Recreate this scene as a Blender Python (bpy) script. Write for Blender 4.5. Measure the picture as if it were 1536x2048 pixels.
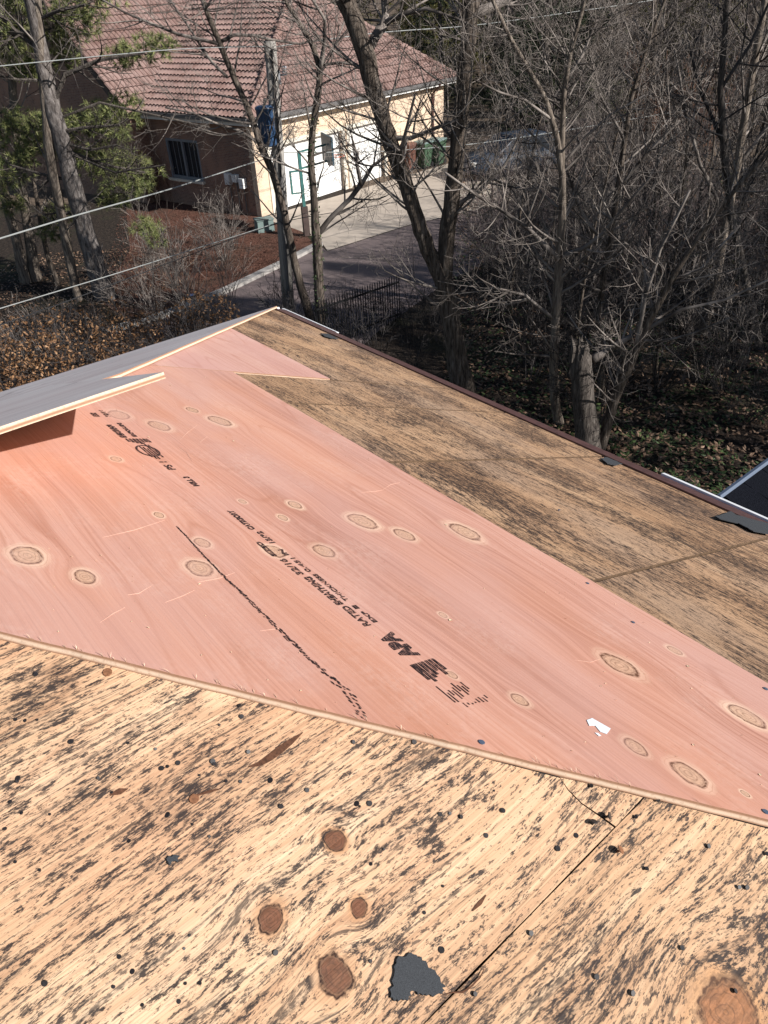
import bpy, math, random
import numpy as np
from mathutils import Vector, Matrix, Quaternion
for o in list(bpy.data.objects): bpy.data.objects.remove(o)
scene = bpy.context.scene
COL = scene.collection
rnd = random.Random(7)

# ---------------------------------------------------------------- camera
FPX, PITCH, ROLL = 1478.23, math.radians(35.485), math.radians(-2.936)
CAM = Vector((0, 0, 7.0))
_fw = Vector((0, math.cos(PITCH), -math.sin(PITCH))); _r = Vector((1, 0, 0)); _u = _r.cross(_fw)
RT = math.cos(ROLL)*_r + math.sin(ROLL)*_u
UP = -math.sin(ROLL)*_r + math.cos(ROLL)*_u
cd = bpy.data.cameras.new('camera'); cam = bpy.data.objects.new('camera', cd); COL.objects.link(cam)
cd.sensor_fit = 'VERTICAL'; cd.sensor_height = 36; cd.lens = FPX/2048*36
cd.clip_start = 0.05; cd.clip_end = 2000
cam.matrix_world = Matrix.Translation(CAM) @ Matrix((RT, UP, -_fw)).transposed().to_4x4()
scene.camera = cam

# ---------------------------------------------------------------- sky, sun, exposure
SUN_AZ, SUN_EL = math.radians(117), math.radians(31)
S = Vector((math.sin(SUN_AZ)*math.cos(SUN_EL), math.cos(SUN_AZ)*math.cos(SUN_EL), math.sin(SUN_EL)))
w = bpy.data.worlds.new('World'); scene.world = w; w.use_nodes = True
nt = w.node_tree
sky = nt.nodes.new('ShaderNodeTexSky'); sky.sky_type = 'NISHITA'; sky.sun_disc = False
sky.sun_elevation = SUN_EL; sky.sun_rotation = SUN_AZ; sky.air_density = 1.0; sky.dust_density = 0.6
nt.links.new(sky.outputs[0], nt.nodes['Background'].inputs[0]); nt.nodes['Background'].inputs[1].default_value = 0.055
sl = bpy.data.lights.new('sun', 'SUN'); sl.energy = 5.0; sl.angle = math.radians(0.53); sl.color = (1, .955, .90)
so = bpy.data.objects.new('sun', sl); COL.objects.link(so); so.rotation_euler = S.to_track_quat('Z', 'Y').to_euler()
so.location = (20, -10, 30)
vs = scene.view_settings; vs.view_transform = 'Standard'; vs.look = 'None'; vs.gamma = 1; vs.use_curve_mapping = False
vs.exposure = 0.48
scene.cycles.max_bounces = 5; scene.cycles.diffuse_bounces = 2; scene.cycles.glossy_bounces = 2
scene.cycles.transparent_max_bounces = 4; scene.cycles.transmission_bounces = 2

# ---------------------------------------------------------------- helpers
def ray(x, y): return _fw + (x-768)/FPX*RT - (y-1024)/FPX*UP
def onz(x, y, z=0.0):
    d = ray(x, y); return CAM + d*((z-CAM.z)/d.z)
def atY(x, y, Y):
    d = ray(x, y); return CAM + d*(Y/d.y)
def scaleY(x, y, Y): return (ray(x, y)*(Y/ray(x, y).y)).dot(_fw)/FPX*.76   # metres per photo pixel there

class MB:
    def __init__(s): s.v = []; s.f = []; s.m = []; s.n = 0
    def add(s, vs_, fs, mi=0):
        o = s.n; s.v.extend(vs_); s.n += len(vs_)
        for f in fs: s.f.append([i+o for i in f]); s.m.append(mi)
    def box(s, c, h, rot=None, mi=0, taper=1.0):
        c = Vector(c); vs_ = []
        for dz in (-1, 1):
            t = taper if dz > 0 else 1
            for dx, dy in ((-1, -1), (1, -1), (1, 1), (-1, 1)):
                p = Vector((dx*h[0]*t, dy*h[1]*t, dz*h[2]))
                if rot: p = rot @ p
                vs_.append(tuple(c+p))
        s.add(vs_, [(3, 2, 1, 0), (4, 5, 6, 7), (0, 1, 5, 4), (1, 2, 6, 5), (2, 3, 7, 6), (3, 0, 4, 7)], mi)
    def tube(s, pts, rad, n=6, mi=0, cap=True):
        P = np.array([tuple(p) for p in pts], float); m = len(P)
        T = np.empty_like(P); T[1:-1] = P[2:]-P[:-2]; T[0] = P[1]-P[0]; T[-1] = P[-1]-P[-2]
        T /= (np.linalg.norm(T, axis=1)[:, None]+1e-9)
        ref = np.array([0.31, 0.17, 0.93]) if abs(T[0][2]) < .8 else np.array([.95, .3, .05])
        A = np.cross(T, ref); A /= (np.linalg.norm(A, axis=1)[:, None]+1e-9); B = np.cross(T, A)
        R = np.asarray(rad, float)
        if R.ndim == 0: R = np.full(m, float(R))
        ang = np.arange(n)*2*math.pi/n
        V = P[:, None, :] + R[:, None, None]*(np.cos(ang)[None, :, None]*A[:, None, :] + np.sin(ang)[None, :, None]*B[:, None, :])
        o = s.n; s.v.extend(map(tuple, V.reshape(-1, 3))); s.n += m*n
        for i in range(m-1):
            a = o+i*n; b = a+n
            for j in range(n):
                k = (j+1) % n; s.f.append((a+j, a+k, b+k, b+j)); s.m.append(mi)
        if cap:
            s.f.append(tuple(o+j for j in range(n))[::-1]); s.m.append(mi)
            s.f.append(tuple(o+(m-1)*n+j for j in range(n))); s.m.append(mi)
    def prism(s, poly, z0, z1, mt=0, ms=1):
        n = len(poly); o = s.n
        s.v.extend([(x, y, z1) for x, y in poly]+[(x, y, z0) for x, y in poly]); s.n += 2*n
        s.f.append([o+i for i in range(n)]); s.m.append(mt)
        s.f.append([o+n+i for i in range(n)][::-1]); s.m.append(ms)
        for i in range(n):
            j = (i+1) % n; s.f.append((o+i, o+n+i, o+n+j, o+j)); s.m.append(ms)
    def mesh(s, name, mats, smooth=False):
        me = bpy.data.meshes.new(name); me.from_pydata(s.v, [], s.f)
        for m_ in (mats if isinstance(mats, (list, tuple)) else [mats]): me.materials.append(m_)
        if any(s.m): me.polygons.foreach_set('material_index', s.m)
        if smooth: me.polygons.foreach_set('use_smooth', [True]*len(s.f))
        me.update(); return me
    def build(s, name, mats, parent=None, smooth=False, mw=None):
        o = bpy.data.objects.new(name, s.mesh(name, mats, smooth)); COL.objects.link(o)
        if mw is not None: o.matrix_basis = mw
        if parent is not None: o.parent = parent
        return o
def tag(o, label=None, cat=None, group=None, kind=None):
    if label: o['label'] = label
    if cat: o['category'] = cat
    if group: o['group'] = group
    if kind: o['kind'] = kind
    return o
def empty(name, loc, label, cat, group=None, rz=0):
    o = bpy.data.objects.new(name, None); COL.objects.link(o); o.location = loc; o.rotation_euler = (0, 0, rz)
    o.empty_display_size = .2
    return tag(o, label, cat, group)
def copy_tree(o, parent=None):
    c = o.copy(); COL.objects.link(c)
    if parent: c.parent = parent
    for ch in [x for x in bpy.data.objects if x.parent == o]: copy_tree(ch, c)
    return c

# ---------------------------------------------------------------- node helpers
class NT:
    def __init__(s, name, rough=.8, spec=.3):
        s.mat = bpy.data.materials.new(name); s.mat.use_nodes = True; s.t = s.mat.node_tree
        s.b = s.t.nodes['Principled BSDF']; s.b.inputs['Roughness'].default_value = rough
        s.b.inputs['Specular IOR Level'].default_value = spec
        s._tc = None
    def new(s, k): return s.t.nodes.new(k)
    def lk(s, a, b):
        if hasattr(a, 'is_output'): s.t.links.new(a, b)
        else: b.default_value = a
    def obj(s):
        if not s._tc: s._tc = s.new('ShaderNodeTexCoord')
        return s._tc.outputs['Object']
    def geo(s): return s.new('ShaderNodeNewGeometry').outputs['Position']
    def rand(s): return s.new('ShaderNodeObjectInfo').outputs['Random']
    def math(s, op, a, b=0.0, c=None, clamp=False):
        n = s.new('ShaderNodeMath'); n.operation = op; n.use_clamp = clamp
        s.lk(a, n.inputs[0]); s.lk(b, n.inputs[1])
        if c is not None: s.lk(c, n.inputs[2])
        return n.outputs[0]
    def vmul(s, v, sc, off=(0, 0, 0)):
        n = s.new('ShaderNodeVectorMath'); n.operation = 'MULTIPLY_ADD'
        s.lk(v, n.inputs[0]); n.inputs[1].default_value = sc; s.lk(off, n.inputs[2]); return n.outputs[0]
    def sep(s, v):
        n = s.new('ShaderNodeSeparateXYZ'); s.lk(v, n.inputs[0]); return n.outputs
    def comb(s, x, y, z=0.0):
        n = s.new('ShaderNodeCombineXYZ'); s.lk(x, n.inputs[0]); s.lk(y, n.inputs[1]); s.lk(z, n.inputs[2]); return n.outputs[0]
    def noise(s, v, scale=1, detail=3, rough=.5, dist=0, w_=None):
        n = s.new('ShaderNodeTexNoise')
        if w_ is not None: n.noise_dimensions = '4D'; s.lk(w_, n.inputs['W'])
        s.lk(v, n.inputs['Vector']); n.inputs['Scale'].default_value = scale; n.inputs['Detail'].default_value = detail
        n.inputs['Roughness'].default_value = rough; n.inputs['Distortion'].default_value = dist
        return n.outputs[0]
    def vor(s, v, scale=1, feat='F1', out=0):
        n = s.new('ShaderNodeTexVoronoi'); n.feature = feat; s.lk(v, n.inputs['Vector']); n.inputs['Scale'].default_value = scale
        return n.outputs[out]
    def ss(s, v, lo, hi, a=0.0, b=1.0):
        n = s.new('ShaderNodeMapRange'); n.interpolation_type = 'SMOOTHSTEP'
        s.lk(v, n.inputs[0]); s.lk(lo, n.inputs[1]); s.lk(hi, n.inputs[2]); n.inputs[3].default_value = a; n.inputs[4].default_value = b
        return n.outputs[0]
    def ramp(s, f, stops):
        n = s.new('ShaderNodeValToRGB'); e = n.color_ramp.elements
        while len(e) < len(stops): e.new(.5)
        for q, (p, c) in zip(e, stops): q.position = p; q.color = (*c, 1)
        s.lk(f, n.inputs[0]); return n.outputs[0]
    def mix(s, f, a, b, mode='MIX'):
        n = s.new('ShaderNodeMix'); n.data_type = 'RGBA'; n.blend_type = mode
        s.lk(f, n.inputs[0])
        for q, i in ((a, 6), (b, 7)):
            if isinstance(q, tuple): n.inputs[i].default_value = (*q, 1)
            else: s.lk(q, n.inputs[i])
        return n.outputs[2]
    def done(s, col, bump=None, dist=.01, strength=1.0, rough=None):
        if isinstance(col, tuple): s.b.inputs['Base Color'].default_value = (*col, 1)
        else: s.lk(col, s.b.inputs['Base Color'])
        if bump is not None:
            n = s.new('ShaderNodeBump'); n.inputs['Distance'].default_value = dist; n.inputs['Strength'].default_value = strength
            s.lk(bump, n.inputs['Height']); s.lk(n.outputs[0], s.b.inputs['Normal'])
        if rough is not None: s.lk(rough, s.b.inputs['Roughness'])
        return s.mat
def simple(name, c, rough=.7, var=.25, scale=6, spec=.3, metal=0, bump=0):
    m = NT(name, rough, spec); p = m.geo()
    f = m.noise(p, scale, 5, .6)
    m.b.inputs['Metallic'].default_value = metal
    col = m.ramp(f, [(.3, tuple(q*(1-var) for q in c)), (.7, tuple(min(1, q*(1+var)) for q in c))])
    return m.done(col, f if bump else None, bump or .01)

# plywood: grain along object X; optional knots [(x, y, rx, ry)] in object space
def plywood(name, cols, line, mold=0, moldc=(.014, .014, .018), knots=(), kamp=.95, dust=0, kcore=(.3, .2, .12), khalo=(.72, .55, .38), kedge=(.2, .1, .06),
            fine=60, spots=0, rough=.75, tint=None, weather=None, contour=.5, kstr=.9):
    m = NT(name, rough, .25); p = m.obj(); x, y, z = m.sep(p); rn = m.math('MULTIPLY', m.rand(), 31.0)
    yy = y; dmin = None
    if knots:
        for kx, ky, rx, ry in knots:
            q = m.vmul(p, (1/rx, 1/ry, 0), (-kx/rx, -ky/ry, 0))
            n = m.new('ShaderNodeVectorMath'); n.operation = 'DOT_PRODUCT'; m.lk(q, n.inputs[0]); m.lk(q, n.inputs[1]); d2 = n.outputs['Value']
            e = m.math('EXPONENT', m.math('MULTIPLY', d2, -.16))
            yy = m.math('SUBTRACT', yy, m.math('MULTIPLY', m.math('SUBTRACT', y, ky), m.math('MULTIPLY', e, .8)))
            dmin = d2 if dmin is None else m.math('MINIMUM', dmin, d2)
        dmin = m.math('SQRT', dmin)
    wv = m.noise(m.comb(m.math('MULTIPLY', x, .9), m.math('MULTIPLY', yy, 2.2), rn), 1, 2, .5)
    yw = m.math('ADD', yy, m.math('MULTIPLY', wv, .16))
    g1 = m.noise(m.comb(m.math('MULTIPLY', x, 1.1), m.math('MULTIPLY', yw, fine), rn), 1, 4, .65)
    g2 = m.noise(m.comb(m.math('MULTIPLY', x, .55), m.math('MULTIPLY', yw, 7.), rn), 1, 3, .55)
    # cathedral contour lines
    cl = m.math('PINGPONG', m.math('MULTIPLY', m.noise(m.comb(m.math('MULTIPLY', x, .45), m.math('MULTIPLY', yw, 3.2), rn), 1, 1, .4), 22.), .5)
    cl = m.math('MULTIPLY', m.ss(cl, .0, .10, 1, 0), m.ss(m.noise(m.vmul(p, (1.1, 2, 1)), 1, 2), .42, .6))
    f = m.math('ADD', m.math('MULTIPLY', g1, .5), m.math('MULTIPLY', g2, .5))
    col = m.ramp(f, [(.3, cols[0]), (.5, cols[1]), (.68, cols[2])])
    col = m.mix(m.math('MULTIPLY', cl, contour), col, line)
    if tint:    # broad patches of another stain in the veneer
        t = m.ss(m.noise(m.vmul(p, (.8, 1.3, 1)), 1, 3, .55), .42, .66); col = m.mix(m.math('MULTIPLY', t, tint[1]), col, tint[0])
    fs = m.noise(m.vmul(p, (60, 160, 1)), 1, 2, .6)
    col = m.mix(m.ss(fs, .62, .78, 0, .35), col, line)
    bump = m.noise(m.vmul(p, (3, fine*1.3, 1)), 1, 2, .6)
    if knots:
        nz = m.noise(p, 17, 4, .62); dk = m.math('ADD', dmin, m.math('MULTIPLY', m.math('SUBTRACT', nz, .5), kamp))
        n2 = m.noise(p, 120, 3, .7); n3 = m.noise(p, 5, 1)
        ring = m.math('PINGPONG', m.math('MULTIPLY', dk, 3.6), .5)
        halo = m.mix(m.ss(ring, .0, .16, .55, 0), khalo, line)
        col = m.mix(m.math('MULTIPLY', m.ss(dk, 1.1, 1.9, .9, 0), m.ss(n3, .35, .6, .45, 1)), col, halo)
        core = m.mix(m.ss(n2, .35, .65), kcore, tuple(q*1.5 for q in kcore))
        core = m.mix(m.ss(ring, .0, .18, .6, 0), core, kedge)
        col = m.mix(m.math('MULTIPLY', m.ss(dk, .8, 1.08, 1, 0), kstr), col, core)
        col = m.mix(m.math('MULTIPLY', m.math('MULTIPLY', m.ss(dk, .84, .97), m.ss(dk, 1.0, 1.14, 1, 0)), m.ss(n2, .3, .55, .3, 1)), col, kedge)
    if weather:
        t = m.ss(m.noise(m.vmul(p, (1.6, 3.2, 1)), 1, 4, .6), .4, .68); col = m.mix(m.math('MULTIPLY', t, weather[1]), col, weather[0])
    if dust:
        t = m.math('MULTIPLY', m.ss(m.noise(m.vmul(p, (4, 5, 1)), 1, 5, .72), .46, .68), m.ss(m.noise(m.vmul(p, (70, 90, 1)), 1, 3, .7), .35, .6))
        col = m.mix(m.math('MULTIPLY', t, dust), col, (.70, .50, .43))
    if mold:
        big = m.noise(m.vmul(p, (2.6, 4.6, 1)), 1, 4, .65)
        q = m.comb(x, yw, rn)
        a = m.noise(m.vmul(q, (24, 95, 1)), 1, 5, .78)
        a2 = m.noise(m.vmul(q, (85, 330, 1)), 1, 3, .72)
        a3 = m.noise(m.vmul(q, (3.2, 120, 1)), 1, 4, .72)
        th = m.math('SUBTRACT', .765-.075*mold, m.math('MULTIPLY', big, .34))
        m1 = m.math('MULTIPLY', m.ss(m.math('SUBTRACT', a, th), 0, .05), m.ss(a2, .36, .5, .15, 1))
        m2 = m.ss(m.math('SUBTRACT', a2, m.math('ADD', th, .025)), 0, .05)
        m3 = m.math('MULTIPLY', m.ss(m.math('SUBTRACT', a3, m.math('ADD', th, .03)), 0, .05), m.ss(a2, .35, .55, .2, 1))
        mm = m.math('MAXIMUM', m.math('MAXIMUM', m1, m.math('MULTIPLY', m2, .8)), m.math('MULTIPLY', m3, .85))
        if knots: mm = m.math('MULTIPLY', mm, m.ss(dmin, .95, 1.4, .25, 1))
        soft = m.math('MULTIPLY', m.ss(big, .42, .68, 0, .75), m.ss(a, .3, .6, .35, 1))
        col = m.mix(m.math('MULTIPLY', soft, .75), col, (cols[1][0]*.48, cols[1][1]*.42, cols[1][2]*.40))
        col = m.mix(m.math('MULTIPLY', mm, .93), col, moldc)
    return m.done(col, bump, .0025, .8)

# ---------------------------------------------------------------- plain materials
M = {}
m = NT('ply_edge', .85, .2); p_ = m.obj(); x_, y_, z_ = m.sep(p_)
f_ = m.math('PINGPONG', m.math('ADD', m.math('MULTIPLY', z_, 170.0), m.math('MULTIPLY', m.noise(p_, 9, 2), .5)), 1.0)
c_ = m.ramp(f_, [(.25, (.34, .19, .12)), (.5, (.60, .42, .30)), (.8, (.74, .57, .43))])
M['edge'] = m.done(m.mix(m.ss(m.noise(p_, 160, 3, .7), .5, .7, 0, .5), c_, (.42, .26, .17)))
M['old_edge'] = simple('old_edge', (.12, .075, .045), .9, .4, 40)
M['brown_metal'] = simple('brown_metal', (.085, .04, .036), .45, .3, 30, .5)
M['white_metal'] = simple('white_metal', (.75, .77, .8), .35, .08, 20, .5)
M['felt'] = simple('felt', (.05, .054, .06), .95, .45, 1100, .2, bump=.0003)
M['nail'] = simple('nail_steel', (.022, .019, .02), .5, .5, 400, .5)
M['rust'] = simple('rusty_nail', (.2, .09, .045), .8, .4, 300)
M['crack'] = simple('crack_wood', (.10, .045, .025), .9, .5, 200)
M['zinc'] = simple('zinc_nail', (.16, .2, .28), .35, .2, 200, .5, metal=.6)
M['ink'] = NT('ink', .85, .1)
_m = M['ink']; _p = _m.obj()
_a = _m.noise(_m.vmul(_p, (60, 420, 1)), 1, 3, .7)
M['ink'] = _m.done(_m.ramp(_a, [(.36, (.42, .22, .17)), (.48, (.035, .023, .024)), (.7, (.014, .012, .014))]))
M['paper'] = simple('paper', (.72, .76, .8), .6, .1, 200)
M['chip'] = simple('chip', (.8, .62, .42), .9, .2, 60)
M['wall_paint'] = simple('wall_paint', (.3, .28, .26), .8, .1, 3)
M['shingle'] = simple('shingle', (.012, .013, .018), 1.0, .5, 150, .02, bump=.004)

# ================================================================ the stripped hip roof
U, SL, SG = .65, .407, .3786                    # plan unit (m), roof slope, slope of the far side
K1 = math.sqrt(1+SL*SL); KG = math.sqrt(1+SG*SG)
AZ1 = math.radians(-38.617)
D1 = Vector((math.sin(AZ1), math.cos(AZ1), 0)); D2 = Vector((math.cos(AZ1), -math.sin(AZ1), 0)); Z = Vector((0, 0, 1))
SN = .382; KN = math.sqrt(1+SN*SN); H1 = U; H2 = U*(1+SN*1.344+SL*.07)+.013
def frame(X, Y, O):
    X = X.normalized(); Y = Y.normalized(); N_ = X.cross(Y)
    return Matrix.Translation(O) @ Matrix((X, Y, N_)).transposed().to_4x4()
MP = frame(D1, -D2+SL*Z, CAM-Vector((0, 0, H1)))            # pink slope: x along eave, y up the slope
MN = frame(D2, D1+SN*Z, CAM-Vector((0, 0, H2)))             # near slope
AE, BE = 5.86, 3.50                                          # eave corner (plan units)
ZE = 7-U*(1+SL*BE)
MG = frame(-D2, -D1+SG*Z, Vector((0, 0, ZE+SG*AE*U)))        # far slope
def pk(a, b): return (a*U, -b*U*K1)
def gr(a, b): return (-b*U, -a*U*KG)
def plane_xy(Mx, px, py):
    inv = Mx.inverted(); o = inv @ CAM; d = inv.to_3x3() @ ray(px, py); t = -o.z/d.z; q = o+d*t; return (q.x, q.y)
def PP(px, py): return plane_xy(MP, px, py)
def NP(px, py): return plane_xy(MN, px, py)
def jag(p, q, n, amp):
    out = []; L = math.hypot(q[0]-p[0], q[1]-p[1]); nx, ny = -(q[1]-p[1])/L, (q[0]-p[0])/L
    for i in range(n):
        t = i/n; j = 0 if i == 0 else rnd.uniform(-amp, amp); out.append((p[0]+(q[0]-p[0])*t+nx*j, p[1]+(q[1]-p[1])*t+ny*j))
    return out
house = empty('house', (D1*3*U+D2*1.5*U), 'nearest house, its hip roof stripped to bare plywood in the foreground', 'house')
hi = house.matrix_basis.inverted() if False else Matrix.Translation(-house.location)

def kn(fn, lst, asp=1.2, sq=1.0):
    out = []
    for x, y, r in lst:
        c = fn(x, y); e = fn(x+r, y); g = fn(x, y+r*.62)
        R = .5*(math.hypot(e[0]-c[0], e[1]-c[1])+math.hypot(g[0]-c[0], g[1]-c[1]))*sq
        out.append((c[0], c[1], R*math.sqrt(asp), R/math.sqrt(asp)))
    return out
pink_knots = kn(PP, [(55,1112,33),(170,1153,25),(400,1137,29),(405,1086,17),(318,1030,10),(237,830,17),(318,851,17),(440,842,16),(385,820,9),
    (590,1010,13),(565,1035,9),(548,1102,20),(648,1102,21),(725,1042,24),(810,1070,18),(930,1064,24),(1240,1330,30),(1350,1301,11),(1040,1400,18),
    (1270,1493,22),(1378,1548,32),(1495,1432,27),(905,1350,12),(886,1230,8),(232,918,10),(1490,1587,8),(485,1003,7)], 1.35, .82)
near_knots = kn(NP, [(541,1838,35),(667,1950,48),(1452,2025,75),(672,1682,24),(716,1815,20)], 1.0, 1.0)
M['pink'] = plywood('ply_pink', [(.34, .15, .105), (.56, .295, .225), (.66, .40, .32)], (.36, .145, .09), knots=pink_knots,
                    kcore=(.41, .25, .165), khalo=(.75, .52, .38), kedge=(.13, .055, .03), kstr=.75, dust=.2, tint=((.60, .275, .165), .5), fine=120, weather=((.53, .31, .265), .55), contour=.5)
M['pink2'] = plywood('ply_pink_b', [(.47, .25, .21), (.56, .32, .265), (.61, .38, .31)], (.36, .13, .08), fine=110, dust=.3, weather=((.56, .32, .28), .6))
M['near'] = plywood('ply_near', [(.38, .205, .115), (.61, .395, .24), (.75, .545, .365)], (.30, .15, .08), mold=1.0, knots=near_knots, fine=120,
                    kamp=2.0, kcore=(.10, .036, .02), khalo=(.50, .27, .14), kedge=(.03, .012, .008), tint=((.62, .36, .22), .7), contour=.45)
M['near2'] = plywood('ply_near_b', [(.36, .19, .10), (.565, .355, .21), (.69, .49, .315)], (.17, .08, .04), mold=1.0, knots=near_knots, fine=75,
                     kamp=1.7, kcore=(.24, .10, .045), khalo=(.55, .29, .13), kedge=(.07, .028, .015), tint=((.58, .32, .19), .7), contour=.8)
M['mid'] = plywood('ply_mid', [(.24, .135, .075), (.45, .275, .16), (.60, .395, .24)], (.10, .05, .03), mold=1.12, moldc=(.02, .016, .016), fine=90,
                   weather=((.34, .25, .19), .5), contour=.6)
M['grey'] = plywood('ply_grey', [(.55, .49, .48), (.72, .65, .63), (.8, .74, .71)], (.28, .22, .22), fine=55, contour=.9, rough=.6, weather=((.62, .50, .48), .5))  # pink ply turned grey: grazing sky reflection and sawdust put into the colour
T = .0125
def sheet(Mx, poly, top, zoff=0.0, name='plywood_sheet', label=None, t=T, edge=None):
    b = MB(); b.prism(poly, zoff-t, zoff, 0, 1)
    o = b.build(name, [top, edge or M['edge']], house, mw=hi @ Mx)
    if label: o['label'] = label
    return o
# -- pink slope
def hip2(b): return 1.344-1.065*(b-.07)
def hip1(b): return 5.86-1.075*(3.5-b)
def h1b(a): return 3.5-(5.86-a)/1.075
seam = 1.76
pA = pk(hip2(seam)-.0, seam); pB = pk(3.49, seam); pC = pk(3.49, h1b(3.49)); pD = pk(1.83, -.38)
main_poly = [pA] + [pB, pC] + jag(pC, pD, 6, .002)[1:] + jag(pD, pA, 90, .0007)
pink_main = sheet(MP, main_poly, M['pink'], 0, label='large new pink plywood sheet with ink stamps and pale oval knots')
top_poly = [pk(3.497, 2.42), pk(4.70, 2.42), pk(4.70, h1b(4.70)), pk(3.497, h1b(3.497))]
sheet(MP, top_poly, M['pink2'], 0, label='new pink plywood offcut near the far roof corner')
dz = [0, .002, -.001, .002, .0]
js = [-2.4, 1.068, 2.168, 2.975, 3.49]
for i in range(4):
    a0, a1 = js[i]+.009, js[i+1]-.009
    p0, p1, p2, p3 = pk(a0, seam+.004), pk(a0, BE), pk(a1, BE), pk(a1, seam+.004)
    sheet(MP, [p0] + [p1] + [p2] + jag(p2, p3, 14, .001)[1:] + jag(p3, p0, 26, .0018), M['mid'], -.003-.0006*(i % 2), edge=M['old_edge'])
sheet(MP, [pk(3.493, 2.425), pk(3.493, BE), pk(5.85, BE), pk(5.85, h1b(5.85)), pk(4.705, h1b(4.705)), pk(4.705, 2.425)], M['mid'], -.003, edge=M['old_edge'])
# -- near slope
inv = MN.inverted()
def n_ab(a, b): return (b*U, a*U*KN)
def nhip(b): return hip2(b)+.002
sA = .5*(NP(847, 2048)[1]+NP(1277, 1605)[1])/U/KN
bA = (1.344+.07*1.065-sA)/1.065
wedge = [NP(1120, 1552), NP(1128, 1548), NP(1292, 1588), NP(1233, 1652), NP(1205, 1632), NP(1165, 1605), NP(1138, 1578)]
EO = M['old_edge']
nl = sheet(MN, jag(n_ab(sA+.0012, bA-.1), n_ab(sA+.0012, -3.2), 30, .0010)[1:] + [n_ab(sA+.0012, -3.2), n_ab(2.6, -3.2), n_ab(nhip(-.6), -.6)] +
           [n_ab(nhip(.52), .52), NP(1120, 1556), NP(1136, 1581), NP(1163, 1608), NP(1203, 1636), NP(1228, 1655)][0:], M['near'], 0,
           label='old mould-streaked plywood sheet with red knots at the lower left of the roof', edge=EO)
sheet(MN, wedge, M['near'], -.002, label='small broken corner of old plywood under the pink sheet', edge=EO)
nr = sheet(MN, [n_ab(sA-.002, -3.2), n_ab(-1.4, -3.2), n_ab(-1.4, 2.6)] +
           jag(n_ab(sA-.002, bA), n_ab(sA-.002, -3.2), 40, .0016), M['near2'], -.002,
           label='old split plywood sheet in the lower right corner of the roof', edge=EO)
# -- far slope (seen almost edge on)
def g_sheet(poly, z, lab=None): return sheet(MG, poly, M['grey'], z, label=lab)
g_sheet([gr(5.86, 3.53)] + jag(gr(5.86, 3.53), gr(3.1, h1b(3.1)+.015), 24, .002)[1:] + [gr(3.1, -2.2), gr(5.86, -2.2)], .012, 'plywood on the far side of the hip, painted grey for sky sheen and sawdust')
g_sheet([gr(2.02, .80), gr(2.02, -2.2), gr(3.7, -2.2), gr(3.7, .84)], .030, 'uncut plywood sheet sticking out past the hip')
b = MB()                                                      # battens under the uncut sheet
# -- underlay that closes the gaps between the sheets
b = MB(); b.prism([pk(-2.1, 3.44), pk(5.7, 3.44), pk(1.95, -.3)], -.034, -.022, 0, 0); b.build('underlay', M['felt'], house, mw=hi @ MP)
b = MB(); b.prism([n_ab(-1.3, 2.4), n_ab(1.7, -.4), n_ab(1.9, -3.1), n_ab(-1.3, -3.1)][::-1], -.03, -.018, 0, 0); b.build('underlay', M['felt'], house, mw=hi @ MN)
# -- eave metal
def eave_strip(name, a0, a1, b0, b1, z0, z1, mat):
    b = MB(); n = max(2, int((a1-a0)*6)); poly = [pk(a0, b0), pk(a0, b1)] + [pk(a1, b1), pk(a1, b0)]
    b.prism(poly, z0, z1, 0, 0); return b.build(name, mat, house, mw=hi @ MP)
eave_strip('drip_edge', -2.4, 5.86, BE-.015, BE+.10, -.02, .004, M['brown_metal'])['label'] = 'long brown metal drip edge along the eave'
eave_strip('drip_edge', 5.05, 5.90, BE+.102, BE+.128, -.02, .006, M['white_metal'])['label'] = 'white metal strip by the far roof corner'
eave_strip('drip_edge', -2.4, 1.84, BE+.102, BE+.14, -.02, .012, M['white_metal'])['label'] = 'white metal strip along the near end of the eave'
eave_strip('fascia_board', -2.4, 5.84, BE-.04, BE+.06, -.22, -.024, M['brown_metal'])
b = MB(); b.prism([gr(5.86, 3.55), gr(5.86, -2.2), gr(5.95, -2.2), gr(5.95, 3.6)][::-1], -.03, .002, 0, 0); b.build('drip_edge', M['white_metal'], house, mw=hi @ MG)
b = MB(); b.prism([gr(5.80, 3.5), gr(5.80, -2.2), gr(5.88, -2.2), gr(5.88, 3.55)][::-1], -.25, -.034, 0, 0); b.build('fascia_board', M['brown_metal'], house, mw=hi @ MG)
# -- walls under the roof
b = MB(); c0 = D1*(AE-.6)*U+D2*(BE-.6)*U
def wall_box(p, q, z0, z1, t=.1):
    p = Vector(p); q = Vector(q); d = q-p; L = d.length; R = Matrix.Rotation(math.atan2(d.y, d.x), 3, 'Z')
    b.box(((p.x+q.x)/2, (p.y+q.y)/2, (z0+z1)/2), (L/2, t, (z1-z0)/2), R)
cA = D1*(-2.2)*U+D2*(BE-.6)*U; cB = c0; cC = D1*(AE-.6)*U-D2*3.4*U
wall_box(cA, cB, 0, ZE-.12); wall_box(cB, cC, 0, ZE-.12); b.build('wall', M['wall_paint'], house, mw=hi)
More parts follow.
